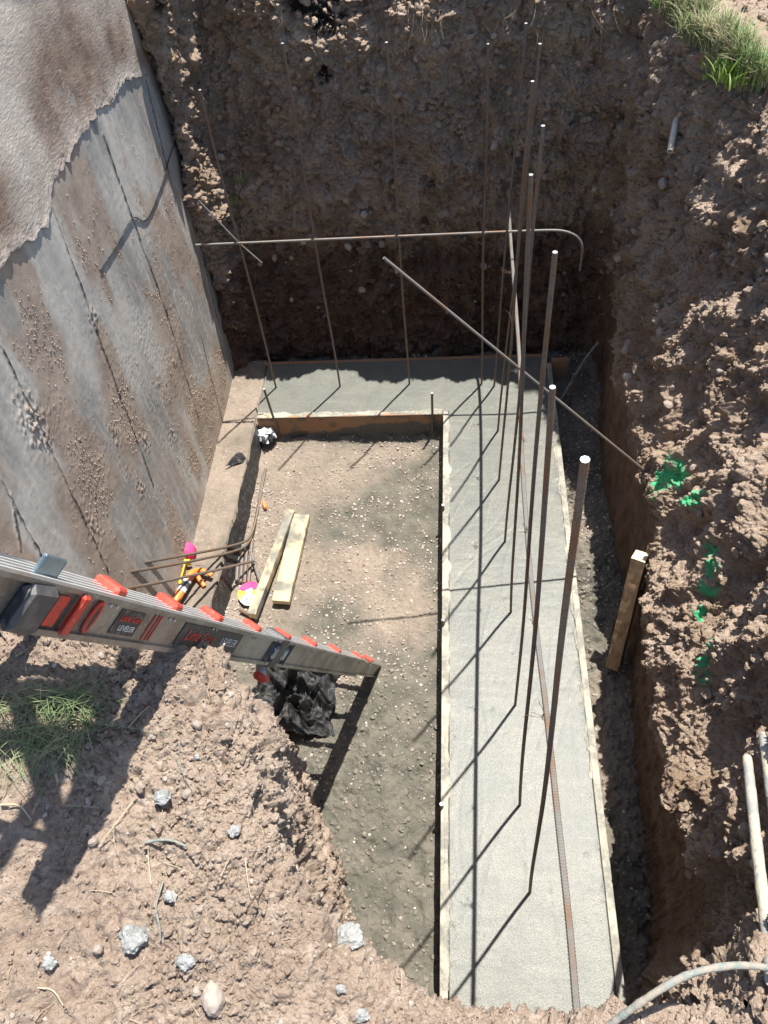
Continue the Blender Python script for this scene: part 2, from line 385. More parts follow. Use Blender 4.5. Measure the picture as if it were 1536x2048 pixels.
def loft(u0, u1, nu, vs):
    # uniform in arc length of mid line
    tt = np.linspace(u0, u1, 400); A = catmull(S, tt); mid = A[:, 3]
    d = np.r_[0, np.cumsum(np.linalg.norm(np.diff(mid, axis=0), axis=1)+.004)]
    u = np.interp(np.linspace(0, d[-1], nu), d, tt)
    B = catmull(S, u)                             # nu,8,3
    G = catmull(np.swapaxes(B, 0, 1), vs)         # nv,nu,3
    return np.swapaxes(G, 0, 1), u                # nu,nv,3
def normals(G):
    du = np.gradient(G, axis=0); dv = np.gradient(G, axis=1); n = np.cross(du, dv); n /= np.linalg.norm(n, axis=-1)[..., None]+1e-12; return n
def soften(A, k):
    for _ in range(k):
        A = A.copy(); A[1:-1] = (A[:-2]+A[1:-1]*2+A[2:])/4; A[:, 1:-1] = (A[:, :-2]+A[:, 1:-1]*2+A[:, 2:])/4
    return A
def displace_bank(G, amp=1.0, sign=1):
    sh = G.shape[:2]; N = normals(soften(G, 6))*sign; p = G.reshape(-1, 3); n = N.reshape(-1, 3); z = p[:, 2]
    right = sstep(.6, .9, p[:, 0])
    edge = fbm(p*np.array([1, 1, 0]), 1.6, 3, 50)*.22
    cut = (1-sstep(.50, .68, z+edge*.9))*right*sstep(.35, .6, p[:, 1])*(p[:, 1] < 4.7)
    # plateau keeps a lower relief
    flat = sstep(.55, .85, n[:, 2])
    A = amp*(1-.85*cut)*(1-.62*flat)
    lowfade = sstep(-.35, .1, z)*.6+.4
    q = p+np.stack([fbm(p, 3.1, 2, 61), fbm(p, 3.1, 2, 62), fbm(p, 3.1, 2, 63)], 1)*.06
    d = .055*fbm(q, 1.7, 3, 1)*(1-.4*cut)
    w1, w2, i1 = worley(q*np.array([6.5, 6.5, 5.2]), 3)
    d = d+A*(.040*(.55-w1)*(i1*.8+.4))
    w1, w2, i2 = worley(q*17+fbm(p, 9, 2, 70)[:, None]*.5, 4)
    d = d+A*(.014*(.5-w1)+.026*(np.minimum(w2-w1, .38)-.2))*(i2*1.3+.2)
    w1, w2, i3 = worley(q*46, 5)
    d = d+A*(.013*(.5-w1)*(i3*1.5))
    w1, w2, i3 = worley(q*95, 6); d = d+A*(.006*(.5-w1)*(i3*1.5))
    d = d+A*.022*fbm(q, 8, 3, 2)+A*.009*fbm(p, 60, 3, 9)
    d = d-A*(.030*np.abs(fbm(q, 6, 3, 22))+.016*np.abs(fbm(q, 19, 3, 23))+.007*np.abs(fbm(q, 52, 2, 24)))+A*.012
    rid = 1-np.abs(fbm(q*np.array([1, 1, .45]), 4.5, 3, 21)); d = d+A*.030*(rid-.75)*right
    up_ = sstep(.62, .95, z)*right*(1-flat*.7); vr = 1-2.6*np.abs(fbm(q*np.array([1, 1, .28])+3.3, 2.6, 3, 33)); d = d+up_*.050*np.clip(vr, -1, 1)+up_*.022*np.clip(1-3*np.abs(fbm(q*np.array([1, 1, .3]), 8, 2, 34)), -1, 1)
    bk = (1-right)*(1-flat)*sstep(4, 4.4, p[:, 1])*(p[:, 0] > -1.45); d = d+bk*(.022*np.clip(1-3*np.abs(fbm(q*np.array([1, 1, .25]), 5, 2, 35)), -1, 1)-.01)
    # scraped cut: vertical bucket marks
    d = d+cut*(.012*fbm(p*np.array([1, 1, .12]), 26, 3, 30)+.006*fbm(p*np.array([1, 1, .1]), 90, 2, 31))
    # crumbly ledge above the cut
    led = np.exp(-((z+edge*.9-.72)/.08)**2)*right*(p[:, 1] < 4.2); d = d+led*.035
    p2 = p+n*d[:, None]
    p2[:, 0] += A*.018*fbm(p, 11, 2, 80); p2[:, 1] += A*.018*fbm(p, 11, 2, 81)
    return p2.reshape(*sh, 3), cut.reshape(sh)
GREEN = []
def bank_obj(u0, u1, nu, vs, m, amp=1.0):
    G, u = loft(u0, u1, nu, vs); return displace_bank(G, amp)
vs2 = np.r_[np.linspace(0, 5, 560, endpoint=False), np.linspace(5, 6, 60, endpoint=False), np.linspace(6, 7, 60)]
G1, cut1 = bank_obj(0, I_CORNER+.5, 640, vs2, None, 1.35)
G2, cut2 = bank_obj(I_CORNER+.5, I_NEAR-.5, 1250, vs2, None, 1.15)
# check orientation of normals: banks must bulge into the pit
def flipcheck(): return
def hit(px, py, G):
    """nearest front vertex of a soil grid along a sight line"""
    d = ray(px, py); d = d/np.linalg.norm(d); P = G.reshape(-1, 3)-CAM; t = P@d; off = np.linalg.norm(P-t[:, None]*d, axis=1)
    c = np.where(off < .012)[0]
    if len(c) == 0: c = np.argsort(off)[:3]
    k = c[np.argmin(t[c])]; return G.reshape(-1, 3)[k].copy()
marks = [((1330, 950), .075), ((1352, 962), .045), ((1380, 992), .05), ((1300, 975), .04), ((1414, 1105), .045), ((1416, 1130), .04), ((1410, 1185), .04), ((1408, 1225), .035), ((1412, 1290), .04), ((1413, 1330), .045), ((1405, 1360), .03), ((1395, 985), .03)]
gm = np.zeros(G2.shape[:2])
for (a, b), r_ in marks:
    h = hit(a, b, G2); dd = np.linalg.norm((G2-h)*np.array([1, 1, .8]), axis=-1)
    nz = fbm(G2.reshape(-1, 3), 38, 3, 90).reshape(gm.shape)
    gm = np.maximum(gm, 1-sstep(.55, .8, dd/(r_*1.5)+nz*.6))
hL = hit(500-10, 330, G1)
def struct(o): o['kind'] = 'structure'; return o
def low_dark(G): P_ = G.reshape(-1, 3); return (1-sstep(.55, 1.15, P_[:, 2]+.22*fbm(P_, 2.2, 4, 95)))*sstep(3.6, 4.3, P_[:, 1])  # darker soil tone towards the foot of the far bank
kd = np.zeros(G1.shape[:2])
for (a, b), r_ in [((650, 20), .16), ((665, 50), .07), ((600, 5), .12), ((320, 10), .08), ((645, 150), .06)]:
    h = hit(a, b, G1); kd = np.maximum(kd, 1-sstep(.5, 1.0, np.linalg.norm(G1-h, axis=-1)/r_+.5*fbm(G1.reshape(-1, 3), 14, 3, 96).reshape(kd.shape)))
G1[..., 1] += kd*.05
struct(np_mesh('soil_bank', G1.reshape(-1, 3), gridfaces(*G1.shape[:2]), M['bank'], attrs={'cut': cut1, 'green': cut1*0, 'low_dark': low_dark(G1), 'dark': kd}))
struct(np_mesh('soil_bank', G2.reshape(-1, 3), gridfaces(*G2.shape[:2]), M['bank'], attrs={'cut': cut2, 'green': gm, 'low_dark': low_dark(G2)}))
# near mound, denser where it is close to the lens
vs_near = np.r_[np.linspace(0, 5, 300, endpoint=False), np.linspace(5, 5.15, 60, endpoint=False), np.linspace(5.15, 6, 190, endpoint=False), np.linspace(6, 7, 120)]
G3, u3 = loft(I_NEAR-.5, NS-1, 900, vs_near)
N3 = normals(soften(G3, 6))
p = G3.reshape(-1, 3); n = N3.reshape(-1, 3); flat = sstep(.45, .85, n[:, 2])
q = p+np.stack([fbm(p, 5, 2, 161), fbm(p, 5, 2, 162), fbm(p, 5, 2, 163)], 1)*.04
rim_c = np.exp(-((np.linalg.norm((p-np.array([-.60, .74, 2.3]))*np.array([.75, 1.1, .6]), axis=1))/.26)**2)
clod = .45+1.4*sstep(-.1, .35, fbm(p, 2.6, 2, 177))*.6+rim_c*1.1
w1, w2, i1 = worley(q*11, 101); d = (.034*(.5-w1)*(i1+.2))*(clod*flat+(1-flat)*1.0)
w1, ww_, i1 = worley(q*30+fbm(p, 20, 2, 112)[:, None]*.6, 102); d = d+(.012*(.5-w1)+.020*(np.minimum(ww_-w1, .35)-.2))*(i1*1.2+.2)*(clod*flat*.8+(1-flat)*.9)
w1, w2, i1 = worley(q*75, 103); d = d+.014*(.5-w1)*(i1*1.4)
d = d+.03*fbm(q, 2.4, 3, 104)+.010*fbm(q, 12, 3, 105)+.010*fbm(p, 42, 4, 106)+rim_c*.035
d = d+(1-flat)*(.030*fbm(q*np.array([1, 1, .4]), 6, 3, 107))
d = d-.028*(1-flat)-.010+(1-flat)*(.022*(1-3*np.abs(fbm(q*np.array([1, 1, .3]), 9, 3, 113)))+.010*(1-2*np.abs(fbm(q, 16, 3, 108)))+.006*(1-2*np.abs(fbm(q, 40, 2, 109))))-flat*.004*np.abs(fbm(q, 28, 3, 110))*2
G3 = (p+n*d[:, None]).reshape(G3.shape)
struct(np_mesh('soil_mound', G3.reshape(-1, 3), gridfaces(*G3.shape[:2]), M['mound']))

# ------------------------------------------------------------------ pit floor
xs = np.arange(-1.95, 1.12, .0052); ys = np.arange(.1, 4.9, .0058)
X, Y = np.meshgrid(xs, ys, indexing='ij'); p = np.stack([X, Y, X*0], -1).reshape(-1, 3)
z = -.205+.018*fbm(p, 1.8, 3, 201)+.006*fbm(p, 14, 3, 202)+.0035*fbm(p, 55, 2, 203)
w1, w2, i1 = worley(p*28, 204); z = z+.010*(.5-w1)*i1
w1, w2, i1 = worley(p*75, 205); z = z+.0055*(.5-w1)*i1*1.3
x, y = p[:, 0], p[:, 1]
near_f = np.exp(-np.clip(-.11-x, 0, 9)/.13)*(x < 0)          # slurry spilled along the form
strip = sstep(.66, .70, x)
low = (1-sstep(1.7, 2.05, y+.25*fbm(p, 3, 2, 207)))*(x < 0)
back = np.exp(-np.clip(3.9-y, 0, 9)/.10)*(x > -1.3)*(x < 0)
# splattered slurry heaps on the strip and the near end
rough = np.clip(strip+low*.8, 0, 1)
w1, w2, i1 = worley(p*19+fbm(p, 8, 2, 208)[:, None], 206); z = z+rough*((.018+.022*strip)*(.55-w1)*(i1+.2)+.010*fbm(p, 22, 3, 209)-.006*np.abs(fbm(p, 50, 2, 219)))+strip*.055-low*.0
heap = np.exp(-(((x+.45)/.22)**2+((y-1.35)/.35)**2)); z = z+heap*.05
mb_ = np.exp(-np.clip(3.885-y, 0, 9)/.035)*(x > -1.45)*(x < -.1)*(.5+.9*sstep(-1.3, -.2, x)); z = z+mb_*.055*(.7+.8*fbm(p, 12, 3, 221)); near_f = near_f+mb_*.9
wn = fbm(p, 2.6, 4, 210)
wet = np.clip(near_f*1.1+strip*(.55+.6*wn)*1.2+low*(.75+.9*wn)+.95*np.exp(-(((x+.40)/.70)**2+((y-2.7)/1.5)**2))*(.75+1.5*wn)+back*.5+mb_*1.0+.5*np.exp(-np.clip(-.11-x, 0, 9)/.05)*(x < 0), 0, 1)
wet = np.clip(wet+np.exp(-((x+1.64)**2/.01))*.0, 0, 1)
V = np.stack([x, y, z], 1)
FLOOR = V
struct(np_mesh('pit_floor', V, gridfaces(len(xs), len(ys)), M['floor'], attrs={'wet': wet}))

# ------------------------------------------------------------------ house wall on the left
WX = -1.75
wall = empty('house_wall', (WX, 3, -.3), 'grey concrete foundation wall under brown stained stucco, left of the pit', 'wall')
ys = np.arange(.9, 5.1, .0075); zs = np.arange(-.3, 2.95, .0075)
Y, Z = np.meshgrid(ys, zs, indexing='ij'); p = np.stack([Y*0, Y, Z], -1).reshape(-1, 3); y, z = p[:, 1], p[:, 2]
def zlip(y): return 2.30+.06*fbm(np.stack([y*0, y, y*0], 1), 3.5, 4, 310)-.10*sstep(3.6, 4.6, y)+.05*(1-sstep(2.2, 2.8, y))+.012*fbm(np.stack([y*0, y, y*0], 1), 26, 3, 311)
lip = zlip(y)
def fin(y, z, a, b, wd=.006, h=.014):
    a = np.array(a); b = np.array(b); ab = b-a; L2 = ab@ab; t = np.clip(((y-a[0])*ab[0]+(z-a[1])*ab[1])/L2, 0, 1)
    wob = .006*fbm(np.stack([t*0, t*3, t*0], 1), 4, 3, 9)
    dd = np.abs(np.hypot(y-a[0]-t*ab[0]+wob, z-a[1]-t*ab[1])); g = np.exp(-(dd/wd)**2)*h
    return g*(.5+.6*sstep(-.25, .15, fbm(np.stack([t*0, y*2, z*2], 1), 5, 3, 12)))
def w2(px, py): q = onx(px, py, WX); return (q[1], q[2])
lines = [((100, 410), (305, 970)), ((0, 690), (215, 1140)), ((205, 270), (330, 620)), ((290, 160), (350, 400)), ((0, 960), (85, 1120)), ((330, 620), (395, 830)), ((395, 480), (455, 720)), ((20, 990), (40, 1100))]
disp = .003*fbm(p, 2, 2, 301)+.0005*fbm(p, 40, 3, 302)
dark_line = y*0
for a, b in lines:
    f_ = fin(y, z, w2(*a), w2(*b)); disp = disp+f_*.55; dark_line = np.maximum(dark_line, f_)
dark_line = sstep(.003, .008, dark_line)
w1, ww, i1 = worley(p*24, 303); big = sstep(.18, .5, fbm(p, 3.2, 4, 304)+(1.6-z)*.10); clumps = big*np.clip(.5-w1, 0, 1)*.0
dense = sstep(.1, .55, fbm(p*np.array([1, 1.6, .8]), 3.0, 4, 309)+.22*(1.1-z)); w1, ww, i2 = worley(p*60, 305); crumbs = dense*(np.clip(.5-w1, 0, 1)*.007*(i2 > .7)+.0008*fbm(p, 90, 2, 333))
for (a, b), r_ in [((185, 640), .05), ((60, 830), .08), ((290, 880), .05), ((280, 975), .05), ((190, 1060), .05), ((345, 720), .03), ((230, 870), .05), ((345, 870), .05), ((75, 860), .07)]:
    c = w2(a, b); g = np.exp(-(((y-c[0])/r_)**2+((z-c[1])/(r_*1.5))**2)); w1, ww, i3 = worley(p*48+fbm(p, 20, 2, 316)[:, None]*.7, 306); clumps = clumps+g*np.clip(.6-w1, 0, 1)*.024*(i3 > .3)
below = 1-sstep(-.003, .003, z-lip)
lipd = .006+.012*np.exp(-((z-lip)/.035)**2)
WXv = WX+disp*below+(clumps+crumbs)*below
soil = np.clip(sstep(.0, .004, clumps+crumbs)*.9+sstep(-.15, .45, fbm(p*np.array([1, 1.5, .55]), 2.6, 6, 307)*1.2+.30*(1.6-z))*.9, 0, 1)
np_mesh('concrete_face', np.stack([WXv, y, z], 1), gridfaces(len(ys), len(zs)), M['wall'], attrs={'soil': soil, 'dark_line': dark_line}).parent = wall
bpy.data.objects[-1] if False else None
# stucco coat: lies proud of the concrete, with a ragged broken lower lip
ys2 = np.arange(.9, 5.1, .006); n2 = 190
yy = np.repeat(ys2, n2); lipv = np.repeat(zlip(ys2), n2); t = np.tile(np.linspace(0, 1, n2), len(ys2))
zz = lipv+.0*t+(3.4-lipv)*np.clip((t-.06)/.94, 0, 1)**1.35
xx = WX+np.where(t < .06, .0015+t/.06*.003, .0045)
pp = np.stack([yy*0, yy, zz], 1); h = zz-lipv
xx = xx+(t > .03)*(.004*fbm(pp, 4, 3, 320)+.004*np.exp(-(h/.04)**2)*(.6+fbm(pp, 22, 3, 321))+.0007*fbm(pp*np.array([1, 1, 3.0]), 55, 2, 322))
w1, ww, i1 = worley(pp*30, 323); xx = xx+(t > .03)*np.exp(-h/.25)*np.clip(.5-w1, 0, 1)*.006*(i1 > .85)
soil2 = np.clip(np.exp(-((h-.22)/.30)**2)*(1.05+.8*fbm(pp*np.array([1, 1, 1]), 2.4, 4, 324))-.1, 0, 1)
so_ = np_mesh('stucco_coat', np.stack([xx, yy, zz], 1), gridfaces(len(ys2), n2), M['stucco'], attrs={'soil': soil2}); so_.parent = wall
WALLP = np.stack([WXv, y, z], 1); WALLS = soil*below
for o in wall.children: o.location = -wall.location
# unseen sloping bar added high on the wall to shade its upper corner
a = np.array([WX+.0, 2.2, 4.62]); b = np.array([WX+.0, 5.3, 3.65]); dd = nrm(b-a)
MB().box((a+b)/2+np.array([.11, 0, 0]), (.2, np.linalg.norm(b-a), .06), np.array([[1, 0, 0], dd, np.cross([1, 0, 0], dd)])).obj('corner_shade_bar', M['stucco'], wall)
MB().box((WX-.13, 3.0, 1.3), (.22, 4.3, 3.9)).obj('wall_core', M['wall'], wall)

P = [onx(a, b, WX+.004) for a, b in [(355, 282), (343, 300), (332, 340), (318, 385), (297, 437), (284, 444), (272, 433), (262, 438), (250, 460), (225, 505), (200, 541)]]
tag(MB().tube(resample(smooth_path(P, 2), .01), .0035, 6).obj('shadow_line', M['black'], smooth=True, origin=P[0]), 'thin black tube added as a curved shadow line on the face of the concrete wall', 'shadow_line')  # black tube added to draw a curved shadow on the wall
# old footing shelf at the wall foot
xs = np.arange(-1.80, -1.488, .0055); ys = np.arange(1.7, 4.55, .0055); X, Y = np.meshgrid(xs, ys, indexing='ij'); x, y = X.ravel(), Y.ravel(); p = np.stack([x, y, x*0], 1)
ex = -1.50+.010*fbm(p*np.array([0, 1, 0]), 4, 3, 401)-.03*(1-sstep(2.4, 3.2, y))
z = -.015+.004*fbm(p, 30, 3, 402); w1, ww, i1 = worley(p*60, 403); z = z+.007*(.5-w1)*i1
z = np.where(x > ex-.006, -.24, z)
o = np_mesh('footing_ledge', np.stack([x, y, z], 1), gridfaces(len(xs), len(ys)), M['floor'], attrs={'wet': np.clip(fbm(p, 4, 3, 404)-.15, 0, .6)})
tag(o, 'old footing ledge dusted with pale soil along the foot of the house wall', 'footing')

# ------------------------------------------------------------------ new concrete footing (L)
xs = np.r_[np.arange(-1.49, .66, .0065), .66]; ys = np.r_[np.arange(.12, 4.48, .0065), 4.48]
X, Y = np.meshgrid(xs, ys, indexing='ij'); x, y = X.ravel(), Y.ravel(); p = np.stack([x, y, x*0], 1)
z = .0010*fbm(p, 3, 2, 501)+.0004*fbm(p*np.array([.3, 1, 1]), 26, 2, 502)+.0003*fbm(p, 70, 2, 503)
trowel = np.sin(y*9+3*fbm(p, 1.4, 2, 504)); z = z+.0006*trowel
edge = np.minimum(np.abs(x-.66), np.where(y < 3.93, np.abs(x+.068), 9)); z = z+.005*np.exp(-edge/.02)*sstep(-.2, .3, fbm(p, 9, 3, 505))
scr = np.zeros(len(x)); rr_ = np.random.RandomState(77)
for _ in range(46):
    x0_, y0_, L_ = rr_.uniform(-.02, .6), rr_.uniform(.3, 4.4), rr_.uniform(.08, .45); an = rr_.normal(1.45, .35); k_ = rr_.uniform(-1.5, 1.5)
    u_ = (x-x0_)*math.cos(an)+(y-y0_)*math.sin(an); v_ = -(x-x0_)*math.sin(an)+(y-y0_)*math.cos(an)-k_*u_*u_*.5
    scr += np.exp(-(v_/.009)**2)*np.exp(-(u_/L_)**4)*rr_.choice([-1, 1])
z = z+.0010*scr
pit_ = worley(p*9, 515); z = z-.0035*np.exp(-(pit_[0]/.11)**2)*(pit_[2] > .6)
keep = (x > -.069) | (y > 3.929)
idx = -np.ones(len(x), int); idx[keep] = np.arange(keep.sum()); Fq = idx[gridfaces(len(xs), len(ys))]; Fq = Fq[(Fq >= 0).all(1)]
V = np.stack([x, y, z], 1)[keep]
# skirts: extrude the boundary down
E_ = {}
for a, b in ((0, 1), (1, 2), (2, 3), (3, 0)):
    for e in zip(Fq[:, a], Fq[:, b]):
        k = (min(e), max(e)); E_[k] = None if k in E_ else e
be = np.array([e for e in E_.values() if e is not None]); nv = len(V); V2 = V.copy(); V2[:, 2] = -.25
Fs = np.stack([be[:, 1], be[:, 0], be[:, 0]+nv, be[:, 1]+nv], 1)
foot = np_mesh('concrete_footing', np.r_[V, V2], np.r_[Fq, Fs], M['conc'])
tag(foot, 'wet freshly troweled grey concrete footing, L-shaped around the pit', 'footing')

def board(name, c, size, label, m=None, top=None, ax=None):
    o = MB(); o.box(c, size, ax, bev=.002); ob = o.obj(name, m or M['wood'], origin=np.array(c)); return tag(ob, label, 'form board', 'form boards around the new footing')
board('form_board', (-.80, 3.908, -.095), (1.37, .038, .205), 'orange brown form board facing the camera across the back of the pit floor')
def smear_panel():
    xx, zz = np.meshgrid(np.linspace(-1.483, -.118, 300), np.linspace(-.20, .004, 50), indexing='ij'); X_, Z_ = xx.ravel(), zz.ravel(); p_ = np.stack([X_, Z_, Z_*0], 1)
    hgt = -.20+.05+.075*sstep(-1.3, -.3, X_)+.05*fbm(p_*np.array([1, .3, 1]), 5, 4, 530); sm = np.clip(1-sstep(-.012, .012, Z_-hgt)+.5*sstep(.15, .5, fbm(p_, 14, 4, 531)), 0, 1)
    o_ = np_mesh('slurry_smear', np.stack([X_, 3.889-.0025-.004*sm*(1+fbm(p_, 30, 2, 532)), Z_], 1), gridfaces(300, 50), M['wood'], attrs={'smear': sm}); o_.parent = bpy.data.objects['form_board']; o_.location = -bpy.data.objects['form_board'].location
smear_panel()
board('form_board', (-.0895, 2.06, -.095), (.036, 3.72, .207), 'long slurry crusted form board along the inner side of the footing beside the pit floor', M['woodtop'])
board('form_board', (.681, 2.30, -.095), (.036, 4.2, .212), 'long crusted form board on the outer side of the footing beside the right trench', M['woodtop'])
board('form_board', (-.42, 4.502, -.108), (2.2, .036, .205), 'shaded form board behind the footing under the back bank')
board('form_board', (.765, 4.40, -.08), (.13, .034, .25), 'short upright brown board end at the far right corner of the footing')
xx, yy = np.meshgrid(np.linspace(-1.482, -.115, 320), np.linspace(3.889, 3.955, 18), indexing='ij'); p = np.stack([xx.ravel(), yy.ravel(), xx.ravel()*0], 1); n_ = fbm(p, 10, 4, 525)
zz = .0105+.004*n_-.04*np.clip(np.abs(p[:, 1]-3.915)/.034-.62+.8*n_, 0, 1)
tag(np_mesh('slurry_crust', np.stack([p[:, 0], p[:, 1], zz], 1), gridfaces(320, 18), M['woodtop']), 'pale crust of dried slurry along the top of the back form board', 'concrete crust')
# ragged crust of spilled slurry on top of both long forms
for nm, x0, sgn in (('left', -.0895, 1), ('right', .681, -1)):
    yy = np.arange(.35 if sgn > 0 else 1.3, 3.9, .008); xx = np.linspace(-.022, .044, 22)*(1 if sgn > 0 else .9); X, Y = np.meshgrid(xx, yy, indexing='ij'); p = np.stack([X.ravel(), Y.ravel(), X.ravel()*0], 1)
    n_ = fbm(p+x0*9, 9, 4, 520); zz = .0085+.007*n_+.003*fbm(p, 60, 2, 521)-.05*np.clip(np.abs(p[:, 0])/.030-.62+.85*n_, 0, 1)
    o = np_mesh('slurry_crust', np.stack([p[:, 0]*sgn+x0+.004*sgn, p[:, 1], zz], 1), gridfaces(len(xx), len(yy)), M['woodtop'])
    tag(o, 'pale crust of dried slurry on top of the %s form board' % ('inner' if nm == 'left' else 'outer'), 'concrete crust')

# ------------------------------------------------------------------ rebar
def rebar_mesh(path, r=.0062, ribs=True, step=.005, n=8):
    P = resample(path, step); k = np.arange(len(P)); rr = np.where(ribs & (k % 2 == 0), r*1.09, r*.95) if ribs else np.full(len(P), r)
    mb = MB(); mb.tube(P, rr, n, caps=False)
    mb.cur = 1
    for e in (0, -1):
        i0 = 0 if e == 0 else (len(P)-1)*n
        V = [mb.v[i0+j] for j in range(n)]; c = np.mean(V, 0); tdir = nrm(P[0]-P[1]) if e == 0 else nrm(P[-1]-P[-2])
        V = [np.array(v)+tdir*.0015 for v in V]; mb.add(V, [tuple(range(n)) if e else tuple(reversed(range(n)))])
    return mb
def rebar(path, label, name='rebar', m='rebar', group=None, cat='rebar', r=.0072, ribs=True):
    mb = rebar_mesh(path, r, ribs); o = mb.obj(name, [M[m], M['cutsteel']], smooth=False, origin=np.array(path[0], float)); return tag(o, label, cat, group)
BARS = [((552, 775), (400, 180)), ((680, 773), (565, 87)), ((819, 768), (773, 85)), ((963, 768), (976, 88)), ((988, 772), (1052, 47)), ((996, 862), (1080, 88)), ((998, 960), (1065, 163)), ((1010, 1083), (1086, 252)), ((1022, 1225), (1062, 350)), ((1030, 1410), (1110, 505)), ((1040, 1610), (1105, 775)), ((1060, 1785), (1170, 920))]
BL = ['upright rebar nearest the house wall at the left end of the back footing', 'second upright rebar from the house wall in the back footing', 'third upright rebar from the house wall, midway along the back footing',
      'fourth upright rebar from the house wall, just right of the inner corner of the footing', 'fifth upright rebar from the house wall, last one standing in the back footing', 'upright rebar that starts the row on the right footing, the farthest from the camera',
      'second farthest upright rebar of the row on the right footing', 'third farthest upright rebar of the row on the right footing', 'fourth farthest upright rebar of the row on the right footing',
      'third nearest upright rebar of the row on the right footing, top against the dark corner', 'second nearest upright rebar of the row on the right footing', 'nearest upright rebar on the right footing with a bright cut top']
for (b, t), lab in zip(BARS, BL):
    B = onz(*b, 0); T = ony(*t, B[1]); B2 = B+(B-T)*.04
    P = [B2+(T-B2)*k/6+np.array([.006*math.sin(k*1.1+b[0]), 0, 0])*(0 < k < 6) for k in range(7)]
    rebar(smooth_path(P, 2), lab, r=.0071, group='upright rebars standing in the wet footing')
# horizontal hooked bar tied to the back uprights
yb = 4.20
P = [ony(392, 490, yb), ony(640, 479, yb), ony(900, 468, yb), ony(1090, 460, yb), ony(1130, 461, yb-.0), ony(1158, 474, yb), ony(1166, 495, yb-.02), ony(1160, 541, yb-.03)]
rebar(smooth_path(P, 2), 'pale horizontal rebar with a bent hook at its right end, tied across the back uprights', m='rebar_light')
rebar([ony(398, 402, 4.26), ony(478, 486, 4.225), ony(524, 526, 4.21)], 'short diagonal rebar stub by the house wall crossing the leftmost upright', m='rebar_light', r=.0052)
# leaning diagonal bar, right end on the bank ledge
e = hit(1288, 944, G2); a = atd(768, 516, 3.30)
DG = [a, e+np.array([0, 0, .01])]
rebar(DG, 'long rebar leaning diagonally from mid pit down to the ledge of the right bank', m='rebar_light', r=.0066)
# long lengthwise bar tied along the row, rusty
LB = [ony(1017, 378, 4.62), onz(1020, 470, 1.05), onz(1042, 740, 1.15), onz(1041, 880, 1.16), onz(1056, 1100, 1.24), onz(1072, 1260, 1.32), onz(1095, 1440, 1.42), onz(1118, 1660, 1.5), onz(1140, 1860, 1.56), onz(1157, 2070, 1.60)]
rebar(smooth_path(LB, 2), 'long rust spotted rebar running lengthwise above the right footing, tied along the uprights', m='rebar_light', r=.0105)
# tie wires
def tie(c, label, s=.02):
    mb = MB(); c = np.asarray(c, float); P = []
    for k in range(26):
        th = k*.75; P.append(c+np.array([math.cos(th)*.011, math.sin(th)*.011, (k/26-.5)*.02]))
    mb.tube(P, .0012, 4)
    for q in range(3):
        d = np.array([rnd.uniform(-1, .2), rnd.uniform(-.3, .6), rnd.uniform(-.6, .8)]); mb.tube(smooth_path([c, c+d*s, c+d*s*1.5+np.array([-.01, .004, .012]), c+d*s*2.1], 1), .0011, 4)
    return tag(mb.obj('tie_wire', M['rebar'], origin=c), label, 'tie wire', 'wire ties on the rebar crossings')
ties = [((480, 486), yb, 'wire tie at the leftmost upright and the hooked bar'), ((632, 479), yb, 'wire tie at the second upright on the hooked bar'), ((797, 472), yb, 'wire tie at the third upright on the hooked bar'), ((969, 466), yb, 'wire tie at the fourth upright on the hooked bar')]
for (a, b), y_, l in ties: tie(ony(a, b, y_), l, .012)
for (a, b, zz, l, s_) in [(1034, 742, 1.2, 'tangled wire tie where the diagonal bar crosses the lengthwise bar', .05), (1045, 880, 1.17, 'wire tie on the lengthwise bar under the diagonal bar', .03), (1054, 1062, 1.24, 'bent wire tie midway on the lengthwise bar', .035), (1070, 1246, 1.32, 'coiled wire tie on the rusty part of the lengthwise bar', .025), (1090, 1434, 1.42, 'loose wire tie sticking out left of the nearest crossing', .035), (1022, 545, 1.07, 'small wire tie near the far end of the lengthwise bar', .03), (1026, 640, 1.1, 'small wire tie with a long tail beside the dark back bank', .03)]:
    tie(onz(a, b, zz), l, s_)
# stakes holding the forms
def stake(px, py, z0, top, label, r=.008):
    B = onz(px, py, z0); rebar([B, B+np.array(top)], label, 'rebar_stake', group='rebar stakes pinning the form boards', cat='stake', r=r)
Bk = ony(552, 848, 3.87); rebar([(Bk[0]+.0, 3.875, -.22), ony(528, 778, 3.86)], 'rebar stake leaning on the back form board near the house wall', 'rebar_stake', group='rebar stakes pinning the form boards', cat='stake', r=.0085)
rebar([(ony(864, 850, 3.87)[0], 3.872, -.22), ony(864, 786, 3.87)], 'rebar stake on the back form board close to its inner corner', 'rebar_stake', group='rebar stakes pinning the form boards', cat='stake', r=.0085)
for (a, b, h_, l) in [(886, 1010, .06, 'farthest rebar stake on the pit side of the long inner form'), (886, 1240, .06, 'rebar stake on the inner form level with the ladder foot'), (883, 1608, .06, 'nearest rebar stake on the pit side of the long inner form')]:
    T = onz(a, b, h_); rebar([(T[0], T[1], -.22), T], l, 'rebar_stake', group='rebar stakes pinning the form boards', cat='stake', r=.009)
T = onz(1148, 748, .18); rebar([(T[0], T[1]-.01, -.2), T], 'rebar stake standing in the shaded far end of the right trench', 'rebar_stake', group='rebar stakes pinning the form boards', cat='stake', r=.009)

# ------------------------------------------------------------------ ladder
LF = onz(748, 1338, -.19); LTp = atd(-20, 1178, 1.17)
uL = nrm(LTp-LF); Ltot = np.linalg.norm(LTp-LF)
rL = nrm(np.cross(uL, [0, 0, 1.0]));
if rL[0] > 0: rL = -rL
